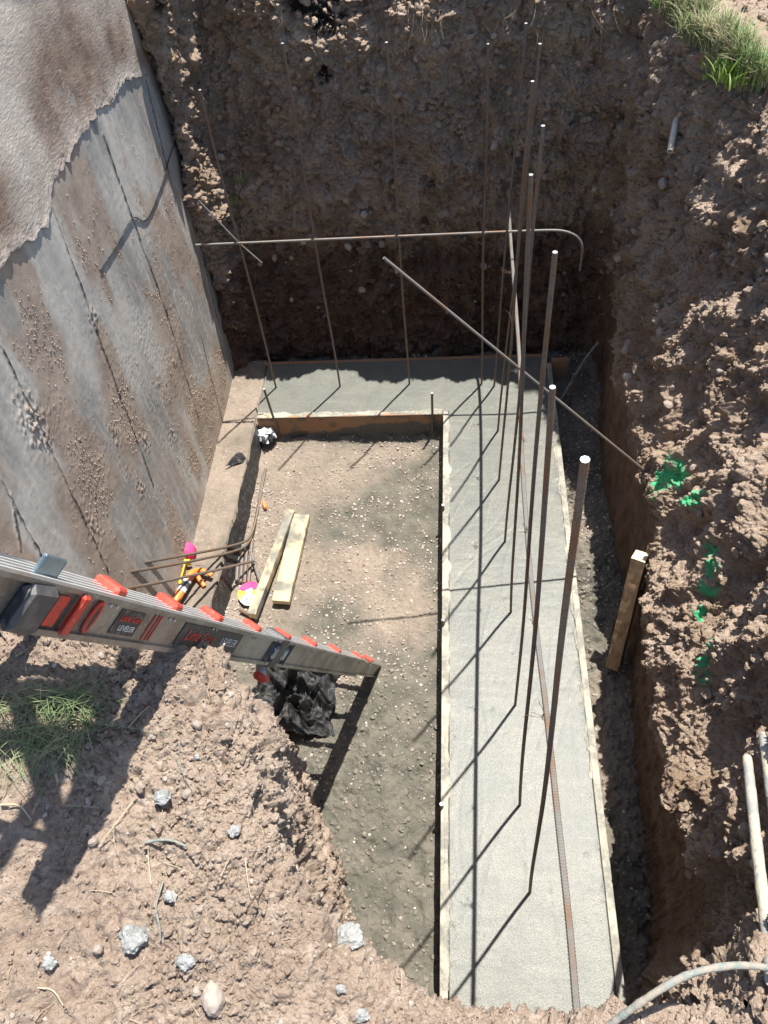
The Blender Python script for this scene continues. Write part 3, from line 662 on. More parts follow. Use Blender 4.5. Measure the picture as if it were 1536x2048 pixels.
# turn the stile section so that side and front flange both face the viewer
mid_ = LF+uL*Ltot*.5; cdir = CAM-mid_; cp = nrm(cdir-uL*(cdir@uL)); wv = nrm(np.cross(uL, cp)); 
if wv[1] < 0: wv = -wv
th = math.radians(21)
sN = math.cos(th)*cp-math.sin(th)*wv; nN = math.sin(th)*cp+math.cos(th)*wv   # side normal, front normal
lad = empty('ladder', LF, 'aluminium leveler ladder with red rung caps leaning from the pit floor onto the near mound', 'ladder')
def LP(s, a=0, b=0): return LF+uL*s+sN*a+nN*b
AXL = np.array([sN, nN, uL])       # local x = side out, y = front, z = along
DS, DT = .058, .096   # thickness (along sN), depth (along nN)
def lbox(name, s0, s1, a, b, ta, tb, m, bev=.004, par=None, off=None):
    c = LP((s0+s1)/2, a, b)+(0 if off is None else off); return MB().box(c, (ta, tb, s1-s0), AXL, bev=bev).obj(name, m, par or lad, origin=None)
ext = .16
r1 = MB(); r1.box(LP(.60+(Ltot+ext-.60)/2, 0, 0), (DS, DT, Ltot+ext-.60), AXL, bev=.006)
for off_ in (-.40, .40): r1.box(LP(.60+(Ltot+ext-.60)/2, DS/2+.001, off_*DT*1.12), (.014, .012, Ltot+ext-.60), AXL)          # raised lips of the channel
rail1 = r1.obj('rail', M['alu'], lad)
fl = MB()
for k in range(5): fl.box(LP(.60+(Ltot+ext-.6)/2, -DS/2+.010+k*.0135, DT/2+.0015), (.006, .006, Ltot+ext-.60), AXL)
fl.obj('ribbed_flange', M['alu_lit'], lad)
r1 = MB(); r1.box(LP(.30, -.004, 0), (DS*.9, DT*.86, .66), AXL, bev=.005)
for off_ in (-.38, .38): r1.box(LP(.30, DS/2-.005, off_*DT*.98), (.011, .010, .66), AXL)
r1.obj('leveler_leg', M['alu'], lad)
lbox('foot_pad', -.045, -.03+.01, -.004, 0, DS*1.0, DT*.95, M['dkplastic'])
sp = .40
off2 = rL*sp
MB().box(LF+uL*(Ltot+ext)/2+off2, (DS*.7, DT*.8, Ltot+ext), AXL, bev=.006).obj('rail', M['alu'], lad)
k = 0; s = .22
while s < Ltot+ext-.1:
    a = LP(s, -DS/2, 0); MB().tube([a, a+off2*.9], .016, 10).obj('rung', M['alu'], lad)
    s += .279
caps = [(735, 1300), (713, 1303), (667, 1296), (617, 1288), (562, 1281), (500, 1266), (420, 1242), (333, 1210), (215, 1166)]
def s_at(px, py):
    best = min(np.linspace(-.1, Ltot+.4, 900), key=lambda s: (lambda c: (CX+F*c[0]/c[2]-px)**2)(R.T@(LP(s, 0, DT/2)-CAM))); return best
for i, (a, b) in enumerate(caps):
    s = s_at(a, b); sc = 1.0 if i > 1 else .8
    mb = MB(); mb.box(LP(s, .002, DT/2+.006), (DS*1.02, .024*sc, .040*sc), AXL, bev=.005, taper=None)
    mb.obj('rung_cap', M['red'], lad)
    for q_ in (-.012, .012): MB().tube([LP(s+q_*sc, DS/2-.004, DT*.30), LP(s+q_*sc, DS/2+.004, DT*.30)], .0035, 8).obj('rivet', M['alu_lit'], lad)
# hinge collars and knob near the foot
s = s_at(556, 1300)
mb = MB(); mb.box(LP(s, 0, 0), (DS+.022, DT+.018, .085), AXL, bev=.008); mb.box(LP(s+.10, .004, 0), (DS+.014, DT+.01, .05), AXL, bev=.012, taper=(.7, .6)); mb.box(LP(s-.10, .004, 0), (DS+.014, DT+.01, .05), AXL, bev=.012, taper=(.7, .6)); mb.obj('collar', M['dkplastic'], lad)
for ds in (.055, -.055): MB().box(LP(s+ds, DS/2+.006, 0), (.02, .05, .035), AXL, bev=.008, taper=(.6, .6)).obj('clip', M['zinc'], lad)
kb = LP(s+.02, .035, -DT/2-.045)
MB().tube([LP(s+.02, .0, -DT/2+.01), kb], .020, 12).obj('spindle', M['alu'], lad)
MB().box(kb, (.05, .028, .062), np.array([sN, nN, uL]), bev=.012).obj('adjuster_knob', M['red'], lad)
# big grey joint block, zinc tab, red lever and red slot near the top
s = s_at(62, 1180)
MB().box(LP(s, DS/2+.010, -.004), (.030, DT*.96, .080), AXL, bev=.012, taper=(.92, .92)).obj('joint_block', M['dkplastic'], lad)
MB().box(LP(s-.005, DS/2-.006, DT/2+.014), (.006, .048, .062), AXL, bev=.0028).obj('lock_tab', M['zinc'], lad)
s = s_at(148, 1205); MB().box(LP(s, DS/2+.012, 0), (.012, DT*.84, .026), AXL, bev=.005).obj('release_lever', M['red'], lad)
MB().box(LP(s+.045, DS/2+.0035, -.002), (.0022, DT*.62, .034), AXL, bev=.001).obj('worn_paint', M['redprint'], lad)
s = s_at(188, 1215)
ring = [LP(s+.010*math.cos(t_), DS/2+.004, .031*math.sin(t_)*1.0) for t_ in np.linspace(0, 2*math.pi, 25)]
MB().tube(ring, .0042, 8, caps=False).obj('slot_rim', M['red'], lad)
MB().box(LP(s, DS/2+.004, 0), (.004, .052, .018), AXL, bev=.0015).obj('slot', M['decal'], lad)
def text(body, c, up, right, size, m, parent, name='lettering', shear=0, align='CENTER'):
    cu = bpy.data.curves.new('t', 'FONT'); cu.body = body; cu.size = size; cu.extrude = .0004; cu.align_x = align; cu.align_y = 'CENTER'; cu.shear = shear
    to = bpy.data.objects.new('t', cu); COL.objects.link(to); bpy.context.view_layer.update()
    me = bpy.data.meshes.new_from_object(to.evaluated_get(bpy.context.evaluated_depsgraph_get())); bpy.data.objects.remove(to)
    up = nrm(up); right = nrm(right-up*(up@right)); nn = np.cross(right, up); mt = Matrix(((right[0], up[0], nn[0], c[0]), (right[1], up[1], nn[1], c[1]), (right[2], up[2], nn[2], c[2]), (0, 0, 0, 1)))
    me.transform(mt); me.name = name; me.materials.clear(); me.materials.append(m); o = bpy.data.objects.new(name, me); COL.objects.link(o)
    o.parent = parent; o.location = -parent.location; return o
SX = DS/2+.0015
def decal(s0, s1, hh=.058):
    d = MB().box(LP((s0+s1)/2, SX, 0), (.0012, hh, s1-s0), AXL).obj('decal', M['decal'], lad); return d
s = s_at(262, 1255); decal(s-.045, s+.055, .055)
text('Little Giant', LP(s, SX+.002, .010), nN, -uL, .020, M['redprint'], lad); text('LEVELER', LP(s, SX+.002, -.012), nN, -uL, .018, M['white'], lad)
for k in (0, 1, 2): MB().box(LP(s_at(302+k*6, 1258), SX, 0), (.0014, .062, .004), AXL).obj('stripe', M['redprint'], lad)
s0 = s_at(362, 1250); s1 = s_at(478, 1295); decal(s1, s0, .060)
text('Little Giant', LP(s0+(s1-s0)*.31, SX+.002, 0), nN, -uL, .040, M['redprint'], lad, shear=.25); text('LEVELER', LP(s0+(s1-s0)*.80, SX+.002, 0), nN, -uL, .032, M['white'], lad)
s0 = s_at(586, 1310); s1 = s_at(662, 1322); SXo = SX; SX = DS/2-.004-.003; decal(s1, s0, .056)
text('Little Giant', LP(s0+(s1-s0)*.27, SX+.002, 0), nN, -uL, .042, M['redprint'], lad, shear=.25); text('LEVELER 10', LP(s0+(s1-s0)*.72, SX+.002, 0), nN, -uL, .040, M['white'], lad)
for o in lad.children:
    if o.location.length == 0: o.location = -lad.location
# loose unseen bars added above the ladder to cast crossing shadows on the mound
top = LP(Ltot+ext-.05, 0, 0)
def above(px, py, h_):     # point from which an added bar shades that spot of the mound
    g_ = onz(px, py, 2.33); return g_+SUNV/SUNV[2]*h_
for p0, p1, h0, h1, wd in (((-260, 1360), (215, 1400), 1.50, 1.45, .085), ((-260, 1470), (200, 1500), 1.52, 1.5, .075), ((40, 1400), (125, 1690), 1.5, 1.45, .05), ((160, 1480), (-60, 1790), 1.48, 1.5, .05), ((280, 1280), (75, 1795), 1.45, 1.5, .055)):
    q0 = above(*p0, h0); q1 = above(*p1, h1); a_ = nrm(q1-q0); b_ = nrm(np.cross(a_, [0, 0, 1.0])); MB().box((q0+q1)/2, (np.linalg.norm(q1-q0), wd, .03), np.array([a_, b_, np.cross(a_, b_)]), bev=.004).obj('mound_shadow_bar', M['alu'], lad)

# ------------------------------------------------------------------ lumber, tools and loose things on the pit floor
def beam(name, A, B, w_, h_, m, label, cat, up=(0, 0, 1), roll=0, mud=0, group=None, endm=None):
    A = np.asarray(A, float); B = np.asarray(B, float); d = nrm(B-A); up = np.asarray(up, float); sdir = nrm(np.cross(d, up)); u2 = np.cross(sdir, d)
    c, s_ = math.cos(roll), math.sin(roll); sd_, uu = c*sdir+s_*u2, -s_*sdir+c*u2; L = np.linalg.norm(B-A); n = 60
    prof = [(-1, -1), (-.5, -1.0), (.0, -1), (.5, -1), (1, -1), (1, -.4), (1, .4), (1, 1), (.5, 1), (0, 1), (-.5, 1), (-1, 1), (-1, .4), (-1, -.4)]
    V = []
    for i in range(n+1):
        for x_, z_ in prof: V.append(A+d*(L*i/n)+sd_*x_*w_/2*.995+uu*z_*h_/2)
    V = np.array(V); k = len(prof); V += .0012*np.stack([fbm(V, 20, 2, 601), fbm(V, 20, 2, 602), fbm(V, 20, 2, 603)], 1)
    Fq = [(i*k+j, (i+1)*k+j, (i+1)*k+(j+1) % k, i*k+(j+1) % k) for i in range(n) for j in range(k)]
    me = bpy.data.meshes.new(name); ctr = A; me.from_pydata([tuple(v-ctr) for v in V], [], Fq+[tuple(range(k)), tuple(reversed(range(n*k, n*k+k)))])
    me.materials.append(m); me.materials.append(endm or M['endgrain']); me.polygons[-1].material_index = 1; me.polygons[-2].material_index = 1
    mv = np.clip(mud*1.5+fbm(V, 13, 3, 604)*2.2*(mud > 0)-.25, 0, 1); at = me.attributes.new('mud', 'FLOAT', 'POINT'); at.data.foreach_set('value', mv.astype(np.float32))
    o = bpy.data.objects.new(name, me); COL.objects.link(o); o.location = tuple(ctr); return tag(o, label, cat, group)
A = onz(505, 1232, -.13); B = onz(583, 1025, -.15)
beam('lumber', A, B, .055, .06, M['lumber'], 'narrow mud smeared lumber offcut standing on edge, left of the wider board', 'lumber', mud=.72)
A = onz(562, 1205, -.165); B = onz(604, 1032, -.165)
beam('lumber', A, B, .112, .04, M['lumber'], 'wide flat lumber offcut with pale concrete crust lying on the pit floor', 'lumber', mud=.42)
# leaning wooden stake in the right trench
B_ = onz(1228, 1330, -.12); T_ = onx(1281, 1112, .93)
beam('wooden_stake', B_, T_, .072, .085, M['oldwood'], 'square wooden stake leaning against the cut side of the right trench', 'stake', up=(0, -1, .2), roll=.5)
mb = MB(); mb.tube([T_+np.array([-.03, -.2, -.3]), T_+np.array([-.07, -.21, -.295])], .002, 5); 
# bent loose rebars
def fl_(px, py, z=-.185): return onz(px, py, z)
rebar(smooth_path([fl_(531, 938), fl_(516, 1020), fl_(503, 1075, -.15), fl_(478, 1090, -.08), onz(342, 1116, .35), onz(178, 1143, .9)], 3), 'long bent rebar kinked beside the lumber, its far leg toward the orange peg', r=.0085, group='loose bent rebars near the ladder')
rebar(smooth_path([fl_(526, 950), fl_(511, 1040), fl_(500, 1088, -.15), fl_(470, 1104, -.05), onz(348, 1130, .35), onz(205, 1152, .85)], 3), 'bent rebar just below the kinked one, running to the ladder above the pink twine', r=.0085, group='loose bent rebars near the ladder')
rebar(smooth_path([fl_(508, 1122, -.14), onz(420, 1143, .12), onz(330, 1163, .40), onz(238, 1180, .7)], 2), 'lowest of the loose rebars, passing over the orange caulking gun to the ladder', r=.0088, group='loose bent rebars near the ladder')
for (a, b, l) in [((500, 1100), (520, 1163), 'short grey steel pin lying loose right of the pin pile'), ((478, 1092), (473, 1162), 'leftmost grey steel pin in the small pile by the old footing'), ((486, 1090), (481, 1164), 'second grey steel pin from the left in the small pile'),
                  ((494, 1092), (489, 1166), 'third grey steel pin from the left in the small pile'), ((504, 1078), (497, 1165), 'right grey steel pin of the small pile under the rebar kink'), ((480, 1220), (512, 1236), 'dark steel pin by the lower end of the lumber')]:
    rebar([fl_(*a, z=-.175), fl_(*b, z=-.18)], l, 'steel_pin', m='rebar_light' if 'grey' in l else 'rebar', cat='pin', r=.012, ribs=False, group='short steel pins on the pit floor')
# string reel (pink twine on a yellow winder)
P0 = onz(372, 1106, .03); P1 = onz(345, 1205, .05); t = empty('string_reel', P0, 'pink mason twine wound on a yellow plastic winder by the wall', 'string reel')
d_ = nrm(P1-P0); mb = MB(); prof = np.linspace(-1, 1, 15); mb.tube([P0+d_*(.05*x_-.01) for x_ in prof], [.060*(1-.45*x_**4)*(1+.05*(k_ % 2)) for k_, x_ in enumerate(prof)], 18); mb.obj('twine', M['pink'], t, smooth=True)
ax_ = np.array([d_, nrm(np.cross([0, 0, 1.], d_)), nrm(np.cross(d_, nrm(np.cross([0, 0, 1.], d_))))])
mb = MB(); mb.box(P0+d_*.075, (.022, .10, .05), ax_, bev=.006); mb.box(P0+d_*.16, (.16, .034, .024), ax_, bev=.006); mb.box(P0+d_*.235, (.022, .075, .03), ax_, bev=.006); mb.obj('winder', M['yellow'], t)
# caulking gun
P0 = onz(386, 1143, .04); P1 = onz(342, 1218, .05); d_ = nrm(P1-P0); sx_ = nrm(np.cross(d_, [0, 0, 1.])); t = empty('caulking_gun', P0, 'orange caulking gun with a printed sleeve lying on the old footing ledge', 'caulking gun')
mb = MB(); mb.tube([P0+d_*q_ for q_ in (0, .01, .08, .20, .26, .268)], [.02, .026, .026, .027, .027, .02], 16); mb.obj('barrel', M['orange'], t, smooth=True)
mb = MB(); mb.tube([P0+d_*.075, P0+d_*.16], .0285, 16, caps=False); mb.obj('sleeve', M['glove'], t, smooth=True)
mb = MB(); mb.tube([P0+d_*.09, P0+d_*.13], .0292, 16, caps=False); mb.obj('sleeve_print', M['decal'], t, smooth=True)
Q = onz(424, 1150, .03); mb = MB(); mb.tube(smooth_path([P0-d_*.01, P0*.5+Q*.5+np.array([0, .02, .01]), Q], 2), .016, 10, flat=.6); mb.obj('handle', M['orange'], t, smooth=True)
Q = onz(409, 1172, .0); mb = MB(); mb.tube(smooth_path([P0+np.array([.02, 0, 0]), P0*.5+Q*.5, Q], 2), [.014]*len(smooth_path([P0, P0, Q], 2)), 10, flat=.5); mb.obj('trigger', M['orange'], t, smooth=True)
mb = MB(); mb.tube([P0-d_*.01, P0-d_*.05+sx_*.01, onz(400, 1131, .05)], .004, 6); mb.obj('plunger_rod', M['rebar_light'], t)
# round package
c = onz(498, 1187, -.165); t = empty('round_packet', c, 'small round pink, white and yellow packet lying left of the narrow lumber', 'packet')
def sector(a0, a1, r0, r1_, zz, m, nm):
    mb = MB(); V = []; n = 14
    for k in range(n+1):
        an = a0+(a1-a0)*k/n
        for r_ in (r0, r1_): V.append(c+np.array([math.cos(an)*r_*.75, math.sin(an)*r_, zz+.012*math.sin(an*2+1)]))
    mb.add(V, [(2*k, 2*k+1, 2*k+3, 2*k+2) for k in range(n)]); return mb.obj(nm, m, t, smooth=True)
sector(0, 6.2832, 0, .088, .006, M['glove'], 'disc'); sector(.3, 2.9, .04, .092, .010, M['pink'], 'pink_band'); sector(3.0, 3.9, .02, .090, .011, M['yellow'], 'yellow_patch'); sector(-.25, .25, .03, .090, .011, M['yellow'], 'yellow_patch')
tb = MB(); tb.tube([c+np.array([.012+.022*math.cos(a_), -.052+.022*math.sin(a_), .014]) for a_ in np.linspace(0, 6.2832, 20)], .003, 6, caps=False); tb.obj('ring', M['alu'], t, smooth=True)
# orange peg
c = onz(529, 1010, -.165); o = MB().box(c, (.026, .062, .02), np.array([[.9, .35, 0], [-.35, .9, .1], [0, 0, 1]]), bev=.005, taper=(.85, .9)).obj('peg', M['orange'], origin=c); tag(o, 'small bright orange plastic peg beside the end of a bent rebar', 'peg')
# crumpled glove
def blob(name, c, size, m, label, cat, seed=1, fr=2.2, jag=.4, sub=4, group=None, parent=None, ax=None, fr2=7, jag2=.12):
    V, Fc = ico(sub); d = 1+jag*fbm(V+seed*3.1, fr, 3, seed)+jag2*fbm(V+seed, fr2, 3, seed+3); V = V*d[:, None]*np.asarray(size)
    if ax is not None: V = V@np.asarray(ax)
    o = np_mesh(name, V, Fc, m, smooth=True); o.location = tuple(c)
    if parent: o.parent = parent; o.location = Vector(o.location)-parent.location; return o
    return tag(o, label, cat, group)
c = onz(533, 872, -.12); t = empty('work_glove', c, 'crumpled white and black work glove at the left end of the back form board', 'glove')
blob('cuff', c+np.array([.0, .02, .02]), (.055, .045, .035), M['glove'], None, None, 3, parent=t)
for k, (dx, dy) in enumerate([(-.03, -.03), (-.012, -.05), (.012, -.055), (.035, -.04), (.055, -.005)]):
    mb = MB(); mb.tube(smooth_path([c+np.array([dx*.4, .0, .015]), c+np.array([dx, dy*.6, .03]), c+np.array([dx*1.2, dy*1.25, -.01])], 2), .0135, 9); mb.obj('finger', M['black'] if k % 2 else M['glove'], t, smooth=True)
blob('palm', c+np.array([.02, -.015, .005]), (.045, .035, .028), M['black'], None, None, 5, parent=t)
# black landscape fabric on the ledge side
yy = np.linspace(2.25, 3.85, 220); tt = np.linspace(0, 1, 16); Y, T = np.meshgrid(yy, tt, indexing='ij'); y_, t_ = Y.ravel(), T.ravel(); p = np.stack([y_*0, y_, t_*.3], 1)
x_ = -1.488+.012*fbm(p, 6, 3, 701)+.028*t_-.03*(1-sstep(2.4, 3.2, y_)); z_ = .004-.23*t_+.012*fbm(p, 7, 2, 702)
o = np_mesh('fabric_strip', np.stack([x_, y_, z_], 1), gridfaces(220, 16), M['black']); tag(o, 'strip of dusty black fabric hanging along the side of the old footing ledge', 'fabric')
c0, c1, c2_ = onz(448, 934, .01), onz(484, 905, .03), onz(500, 925, -.03)
u_, v_ = np.meshgrid(np.linspace(0, 1, 18), np.linspace(0, 1, 18), indexing='ij'); u_, v_ = u_.ravel(), v_.ravel(); P = c0+(c1-c0)*u_[:, None]+(c2_-c1)*(u_*v_)[:, None]; P[:, 2] += .02*fbm(P, 14, 3, 703)+.018*np.sin(u_*3)
o = np_mesh('fabric_flap', P, gridfaces(18, 18), M['black']); tag(o, 'torn flap of black fabric folded over the top of the old footing ledge', 'fabric')
# crumpled black tarp below the ladder
ctr = onz(590, 1385, -.05); uu, vv = np.meshgrid(np.linspace(-1, 1, 110), np.linspace(-1, 1, 90), indexing='ij'); u_, v_ = uu.ravel(), vv.ravel(); p = np.stack([u_, v_, u_*0], 1)
n1 = fbm(p, 1.5, 2, 711); ridg = 1-np.abs(fbm(p, 1.9, 2, 712))*2.2; ridg2 = 1-np.abs(fbm(p+n1[:, None]*.5, 3.6, 2, 713))*2; rr_ = np.hypot(u_, v_)
z_ = .02+.13*np.clip(ridg, 0, 1)*(1-rr_**2*.6).clip(0)+.05*ridg2*(1-rr_*.6).clip(0)-.10*np.clip(rr_-.7, 0, 1)*2
shrink = 1+.18*fbm(p, 2.2, 2, 714)
V = ctr+np.stack([u_*.24*shrink, v_*.24*shrink+.03*n1, z_-.05], 1)
o = np_mesh('tarp', V-ctr, gridfaces(110, 90), M['black'], smooth=True); o.location = tuple(ctr); tag(o, 'crumpled black plastic tarp on the pit floor between ladder foot and mound', 'tarp')
# root stick in the trench, pipe stub, tool handles, curved root
P = [onz(1118, 805, -.12), onz(1150, 752, .0), onz(1172, 715, .1), onz(1197, 684, .2)]
tag(MB().tube(resample(smooth_path(P, 2), .01)+0, [.010+.003*math.sin(k*1.3) for k in range(len(resample(smooth_path(P, 2), .01)))], 8).obj('stick', M['root'], smooth=True, origin=P[0]), 'grey stick leaning out of the dark far corner of the right trench', 'stick')
h1 = hit(1338, 308, G2); a_, b_ = atd(1340, 303, np.dot(R.T@(h1-CAM), [0, 0, 1])-.10), None
back = a_+np.array([.05, .17, .18]); h2 = hit(1345, 236, G2); back = h2+np.array([.02, .02, 0])
t = empty('pipe_stub', a_, 'short pale hollow pipe sticking out of the shaded right bank below the grass', 'pipe'); d_ = nrm(back-a_)
mb = MB(); n = 18; A1 = nrm(np.cross(d_, [0, 0, 1.])); A2 = np.cross(d_, A1); V = []
for q_, r_ in ((0, .011), (0, .016), (.0, .016), (.24, .016)): V += [a_+d_*q_+r_*(math.cos(2*math.pi*k/n)*A1+math.sin(2*math.pi*k/n)*A2) for k in range(n)]
V += [a_+d_*.06+.011*(math.cos(2*math.pi*k/n)*A1+math.sin(2*math.pi*k/n)*A2) for k in range(n)]
Fc = [(0*n+k, 0*n+(k+1) % n, 1*n+(k+1) % n, 1*n+k) for k in range(n)]+[(2*n+k, 2*n+(k+1) % n, 3*n+(k+1) % n, 3*n+k) for k in range(n)]+[(4*n+k, 4*n+(k+1) % n, (k+1) % n, k) for k in range(n)]+[tuple(4*n+k for k in range(n))]
mb.add(V, Fc); mb.obj('pipe_wall', M['pvc'], t, smooth=False)
def depth_of(p): return (R.T@(np.asarray(p)-CAM))[2]
def handle(pts, r, label):
    P = []
    for (px, py, off) in pts:
        h = hit(min(px, 1534), py, G2); P.append(atd(px, py, depth_of(h)-off))
    P = np.array(P); d0 = np.linspace(depth_of(P[0]), depth_of(P[-1]), len(P)); P = np.array([atd(px, py, dd_) for (px, py, _), dd_ in zip(pts, d0)])
    Q = resample(P, .006); rr = r*(1+.10*fbm(Q, 22, 3, int(r*9999))); rr[0] *= .6; rr[1] *= .9
    return tag(MB().tube(Q, rr, 14).obj('tool_handle', M['handle'], smooth=True, origin=Q[0]), label, 'tool handle', 'crusted tool handles on the right bank')
handle([(1494, 1512, .03), (1512, 1680, .05), (1536, 1880, .03), (1545, 1960, .03)], .0165, 'concrete crusted round tool handle lying up the right bank, the left one of two')
handle([(1527, 1466, .03), (1545, 1600, .05), (1568, 1800, .03)], .0185, 'concrete crusted tool handle cut off by the right edge of the photo')
P = [onz(1205, 2060, 2.0), onz(1260, 2020, 2.04), onz(1310, 1985, 2.07), onz(1370, 1950, 2.08), onz(1440, 1932, 2.07), onz(1510, 1930, 2.04), onz(1580, 1945, 2.0)]
Q = resample(smooth_path(P, 3), .004); rr = .0075*(1+.16*fbm(Q, 60, 3, 731))
tag(MB().tube(Q, rr, 10).obj('root', M['root'], smooth=True, origin=Q[0]), 'curved grey root arching over the near edge at the bottom right', 'root')

# ------------------------------------------------------------------ stones
def gn(G): return normals(soften(G, 3))
N1, N2, N3b = gn(G1), gn(G2), gn(G3)
def pick(G, N, n, seed, cond=None):
    r = np.random.RandomState(seed); a, b = G.shape[:2]; dA = np.linalg.norm(np.cross(np.gradient(G, axis=0), np.gradient(G, axis=1)), axis=-1)
    w_ = dA.ravel().copy()
    if cond is not None: w_ = w_*cond.ravel()
    w_ /= w_.sum(); i = r.choice(a*b, n, p=w_); return G.reshape(-1, 3)[i], N.reshape(-1, 3)[i]
def sizes(n, lo, hi, seed, pw=3.0): r = np.random.RandomState(seed); return lo+(hi-lo)*r.uniform(0, 1, n)**pw
x, y = FLOOR[:, 0], FLOOR[:, 1]; r = np.random.RandomState(3)
den = .25+sstep(-.2, .5, fbm(FLOOR*np.array([1, 1, 0]), 3.5, 3, 801)); den = den*((x < -.11) & (x > -1.55) | (x > .7)); den = den*np.where((y < 1.9) & (x < 0), .35, 1); den = den+1.6*((x < -1.2) & (x > -1.5) & (y > 2.1) & (y < 3.4))
i = r.choice(len(x), 15000, p=den/den.sum()); s_ = sizes(15000, .0018, .0115, 31, 3.6); P = FLOOR[i]+np.array([0, 0, .3])*s_[:, None]
tag(scatter('gravel', P, s_, M['stone'], 0, seed=41, tone=np.random.RandomState(14).uniform(0, 1, 15000)**2.2), None, None, kind='stuff')
tag(bpy.data.objects['gravel'], 'small gravel scattered over the pit floor', 'gravel')
def crumbs_on(G, N, n1, n2, seed, cond, m, label, lo=.002, hi=.020, jag=.5):
    r = np.random.RandomState(seed); Pm, Nm = pick(G, N, n1, seed, cond); s_ = sizes(n1, lo, hi*.42, seed+1, 2.6); V = []
    o1 = scatter('gravel', Pm+Nm*s_[:, None]*.4, s_, m, 0, seed=seed+2, jag=jag)
    Pm, Nm = pick(G, N, n2, seed+5, cond); s_ = sizes(n2, hi*.35, hi, seed+6, 3.0)
    o2 = scatter('gravel', Pm+Nm*s_[:, None]*.25, s_, m, 1, seed=seed+7, jag=jag+.1)
    tag(o1, label, 'gravel', kind='stuff'); tag(o2, label.replace('fine', 'coarse'), 'gravel', kind='stuff')
patch3 = (.25+sstep(-.25, .4, fbm(G3.reshape(-1, 3), 4, 3, 55))).reshape(G3.shape[:2])*(.25+.75*sstep(.3, .7, N3b[..., 2]))
crumbs_on(G3, N3b, 42000, 3200, 51, (G3[..., 2] > .3)*(1.0*(G3[..., 1] > -.05))*patch3, M['mound'], 'fine loose soil crumbs over the near mound', hi=.0145)
cn = (G2[..., 2] > .62)*(1-cut2)*(.3+sstep(-.25, .4, fbm(G2.reshape(-1, 3), 3, 3, 56))).reshape(G2.shape[:2])
crumbs_on(G2, N2, 34000, 6000, 71, cn, M['bank'], 'fine soil crumbs clinging to the right bank', lo=.003, hi=.026)
crumbs_on(G1, N1, 16000, 4000, 81, G1[..., 2] > -.2, M['bank'], 'fine soil crumbs clinging to the back bank', lo=.004, hi=.034)
Pb, Nb = pick(G3, N3b, 2600, 91, (G3[..., 2] > .3)*(1.0*(G3[..., 1] > -.05))); s_ = sizes(2600, .002, .008, 92, 3)
tag(scatter('gravel', Pb+Nb*s_[:, None]*.3, s_, M['stone'], 1, seed=93, tone=np.random.RandomState(4).uniform(0, 1, 2600)**2*.7), 'pale pebbles sprinkled over the near mound', 'gravel', kind='stuff')
Pb, Nb = pick(G1, N1, 900, 56, G1[..., 2] > .2); s_ = sizes(900, .006, .02, 57, 2.5); tag(scatter('gravel', Pb+Nb*s_[:, None]*.1, s_, M['stone'], 1, seed=44, tone=np.random.RandomState(6).uniform(0, .25, 900)), 'small stones embedded in the back bank', 'gravel', kind='stuff')
xs_ = np.array([[x0_, y0_] for x0_, y0_ in zip(x, y)]) if False else None
den2 = ((x < -.11)*(y < 2.0)*1.0+(x > .7)*1.0)*(wet > .1); i = np.random.RandomState(12).choice(len(x), 7000, p=den2/den2.sum()); s_ = sizes(7000, .002, .014, 33, 3.2)
WET_M = mat('wet_clods', col=(.16, .15, .12), rough=.8, var=[(20, (.24, .21, .17), .45, .65)], bump=[(90, .7, .01)])
tag(scatter('gravel', FLOOR[i]+np.array([0, 0, .25])*s_[:, None], s_, WET_M, 1, seed=47, jag=.5), 'wet grey clods along the trench and the near end of the pit', 'gravel', kind='stuff')
pw = (.02+sstep(.35, .9, WALLS)**2)*(WALLP[:, 2] > -.02)*(WALLP[:, 2] < 2.35)*(.15+sstep(.0, .5, fbm(WALLP, 4, 4, 340))*2)
i = np.random.RandomState(21).choice(len(pw), 9000, p=pw/pw.sum()); s_ = sizes(9000, .0012, .0065, 22, 3.0)
o = scatter('dried_mud', WALLP[i], s_, M['mound'], 0, seed=23, jag=.5); o['kind'] = 'stuff'; o.parent = wall; o.location = -wall.location
# cobbles one can count
lib = []
V0, F0 = ico(3)
for k in range(8):
    V = V0*(1+.22*fbm(V0+k*5.1, 1.2, 3, 820+k)+.05*fbm(V0+k, 5, 3, 830+k))[:, None]*np.array([1, rnd.uniform(.65, .95), rnd.uniform(.55, .8)])
    o = np_mesh('cobble', V, F0, M['stone'], smooth=True, attrs={'tone': np.full(len(V), [.05, .2, .4, .1, .5, .08, .3, .15][k])}); lib.append(o.data); bpy.data.objects.remove(o)
def cobble(p, r_, label, group, k=None):
    o = bpy.data.objects.new('cobble', lib[rnd.randrange(8) if k is None else k]); COL.objects.link(o); o.location = tuple(p); o.scale = (r_, r_, r_); o.rotation_euler = (rnd.uniform(0, 6), rnd.uniform(0, 6), rnd.uniform(0, 6)); return tag(o, label, 'stone', group)
Pb, Nb = pick(G1, N1, 46, 61, (G1[..., 2] > .2)*(G1[..., 2] < 2.2))
for p_, n_ in zip(Pb, Nb): cobble(p_+n_*.006, rnd.uniform(.016, .036), 'rounded brown stone embedded in the shaded back bank', 'stones embedded in the back bank')
Pb, Nb = pick(G2, N2, 46, 62, (G2[..., 2] > .75)*(G2[..., 2] < 1.9)*(G2[..., 1] > .6))
for p_, n_ in zip(Pb, Nb): cobble(p_+n_*.004, rnd.uniform(.018, .040), 'rounded stone embedded in the rough right bank', 'stones embedded in the right bank')
Pb, Nb = pick(G3, N3b, 26, 63, (G3[..., 2] > 1.9)*(G3[..., 1] > .06)*(G3[..., 0] > -1.2))
for p_, n_ in zip(Pb, Nb): cobble(p_+n_*.003, rnd.uniform(.007, .014), 'dusty stone lying among the crumbs of the near mound', 'stones on the near mound')
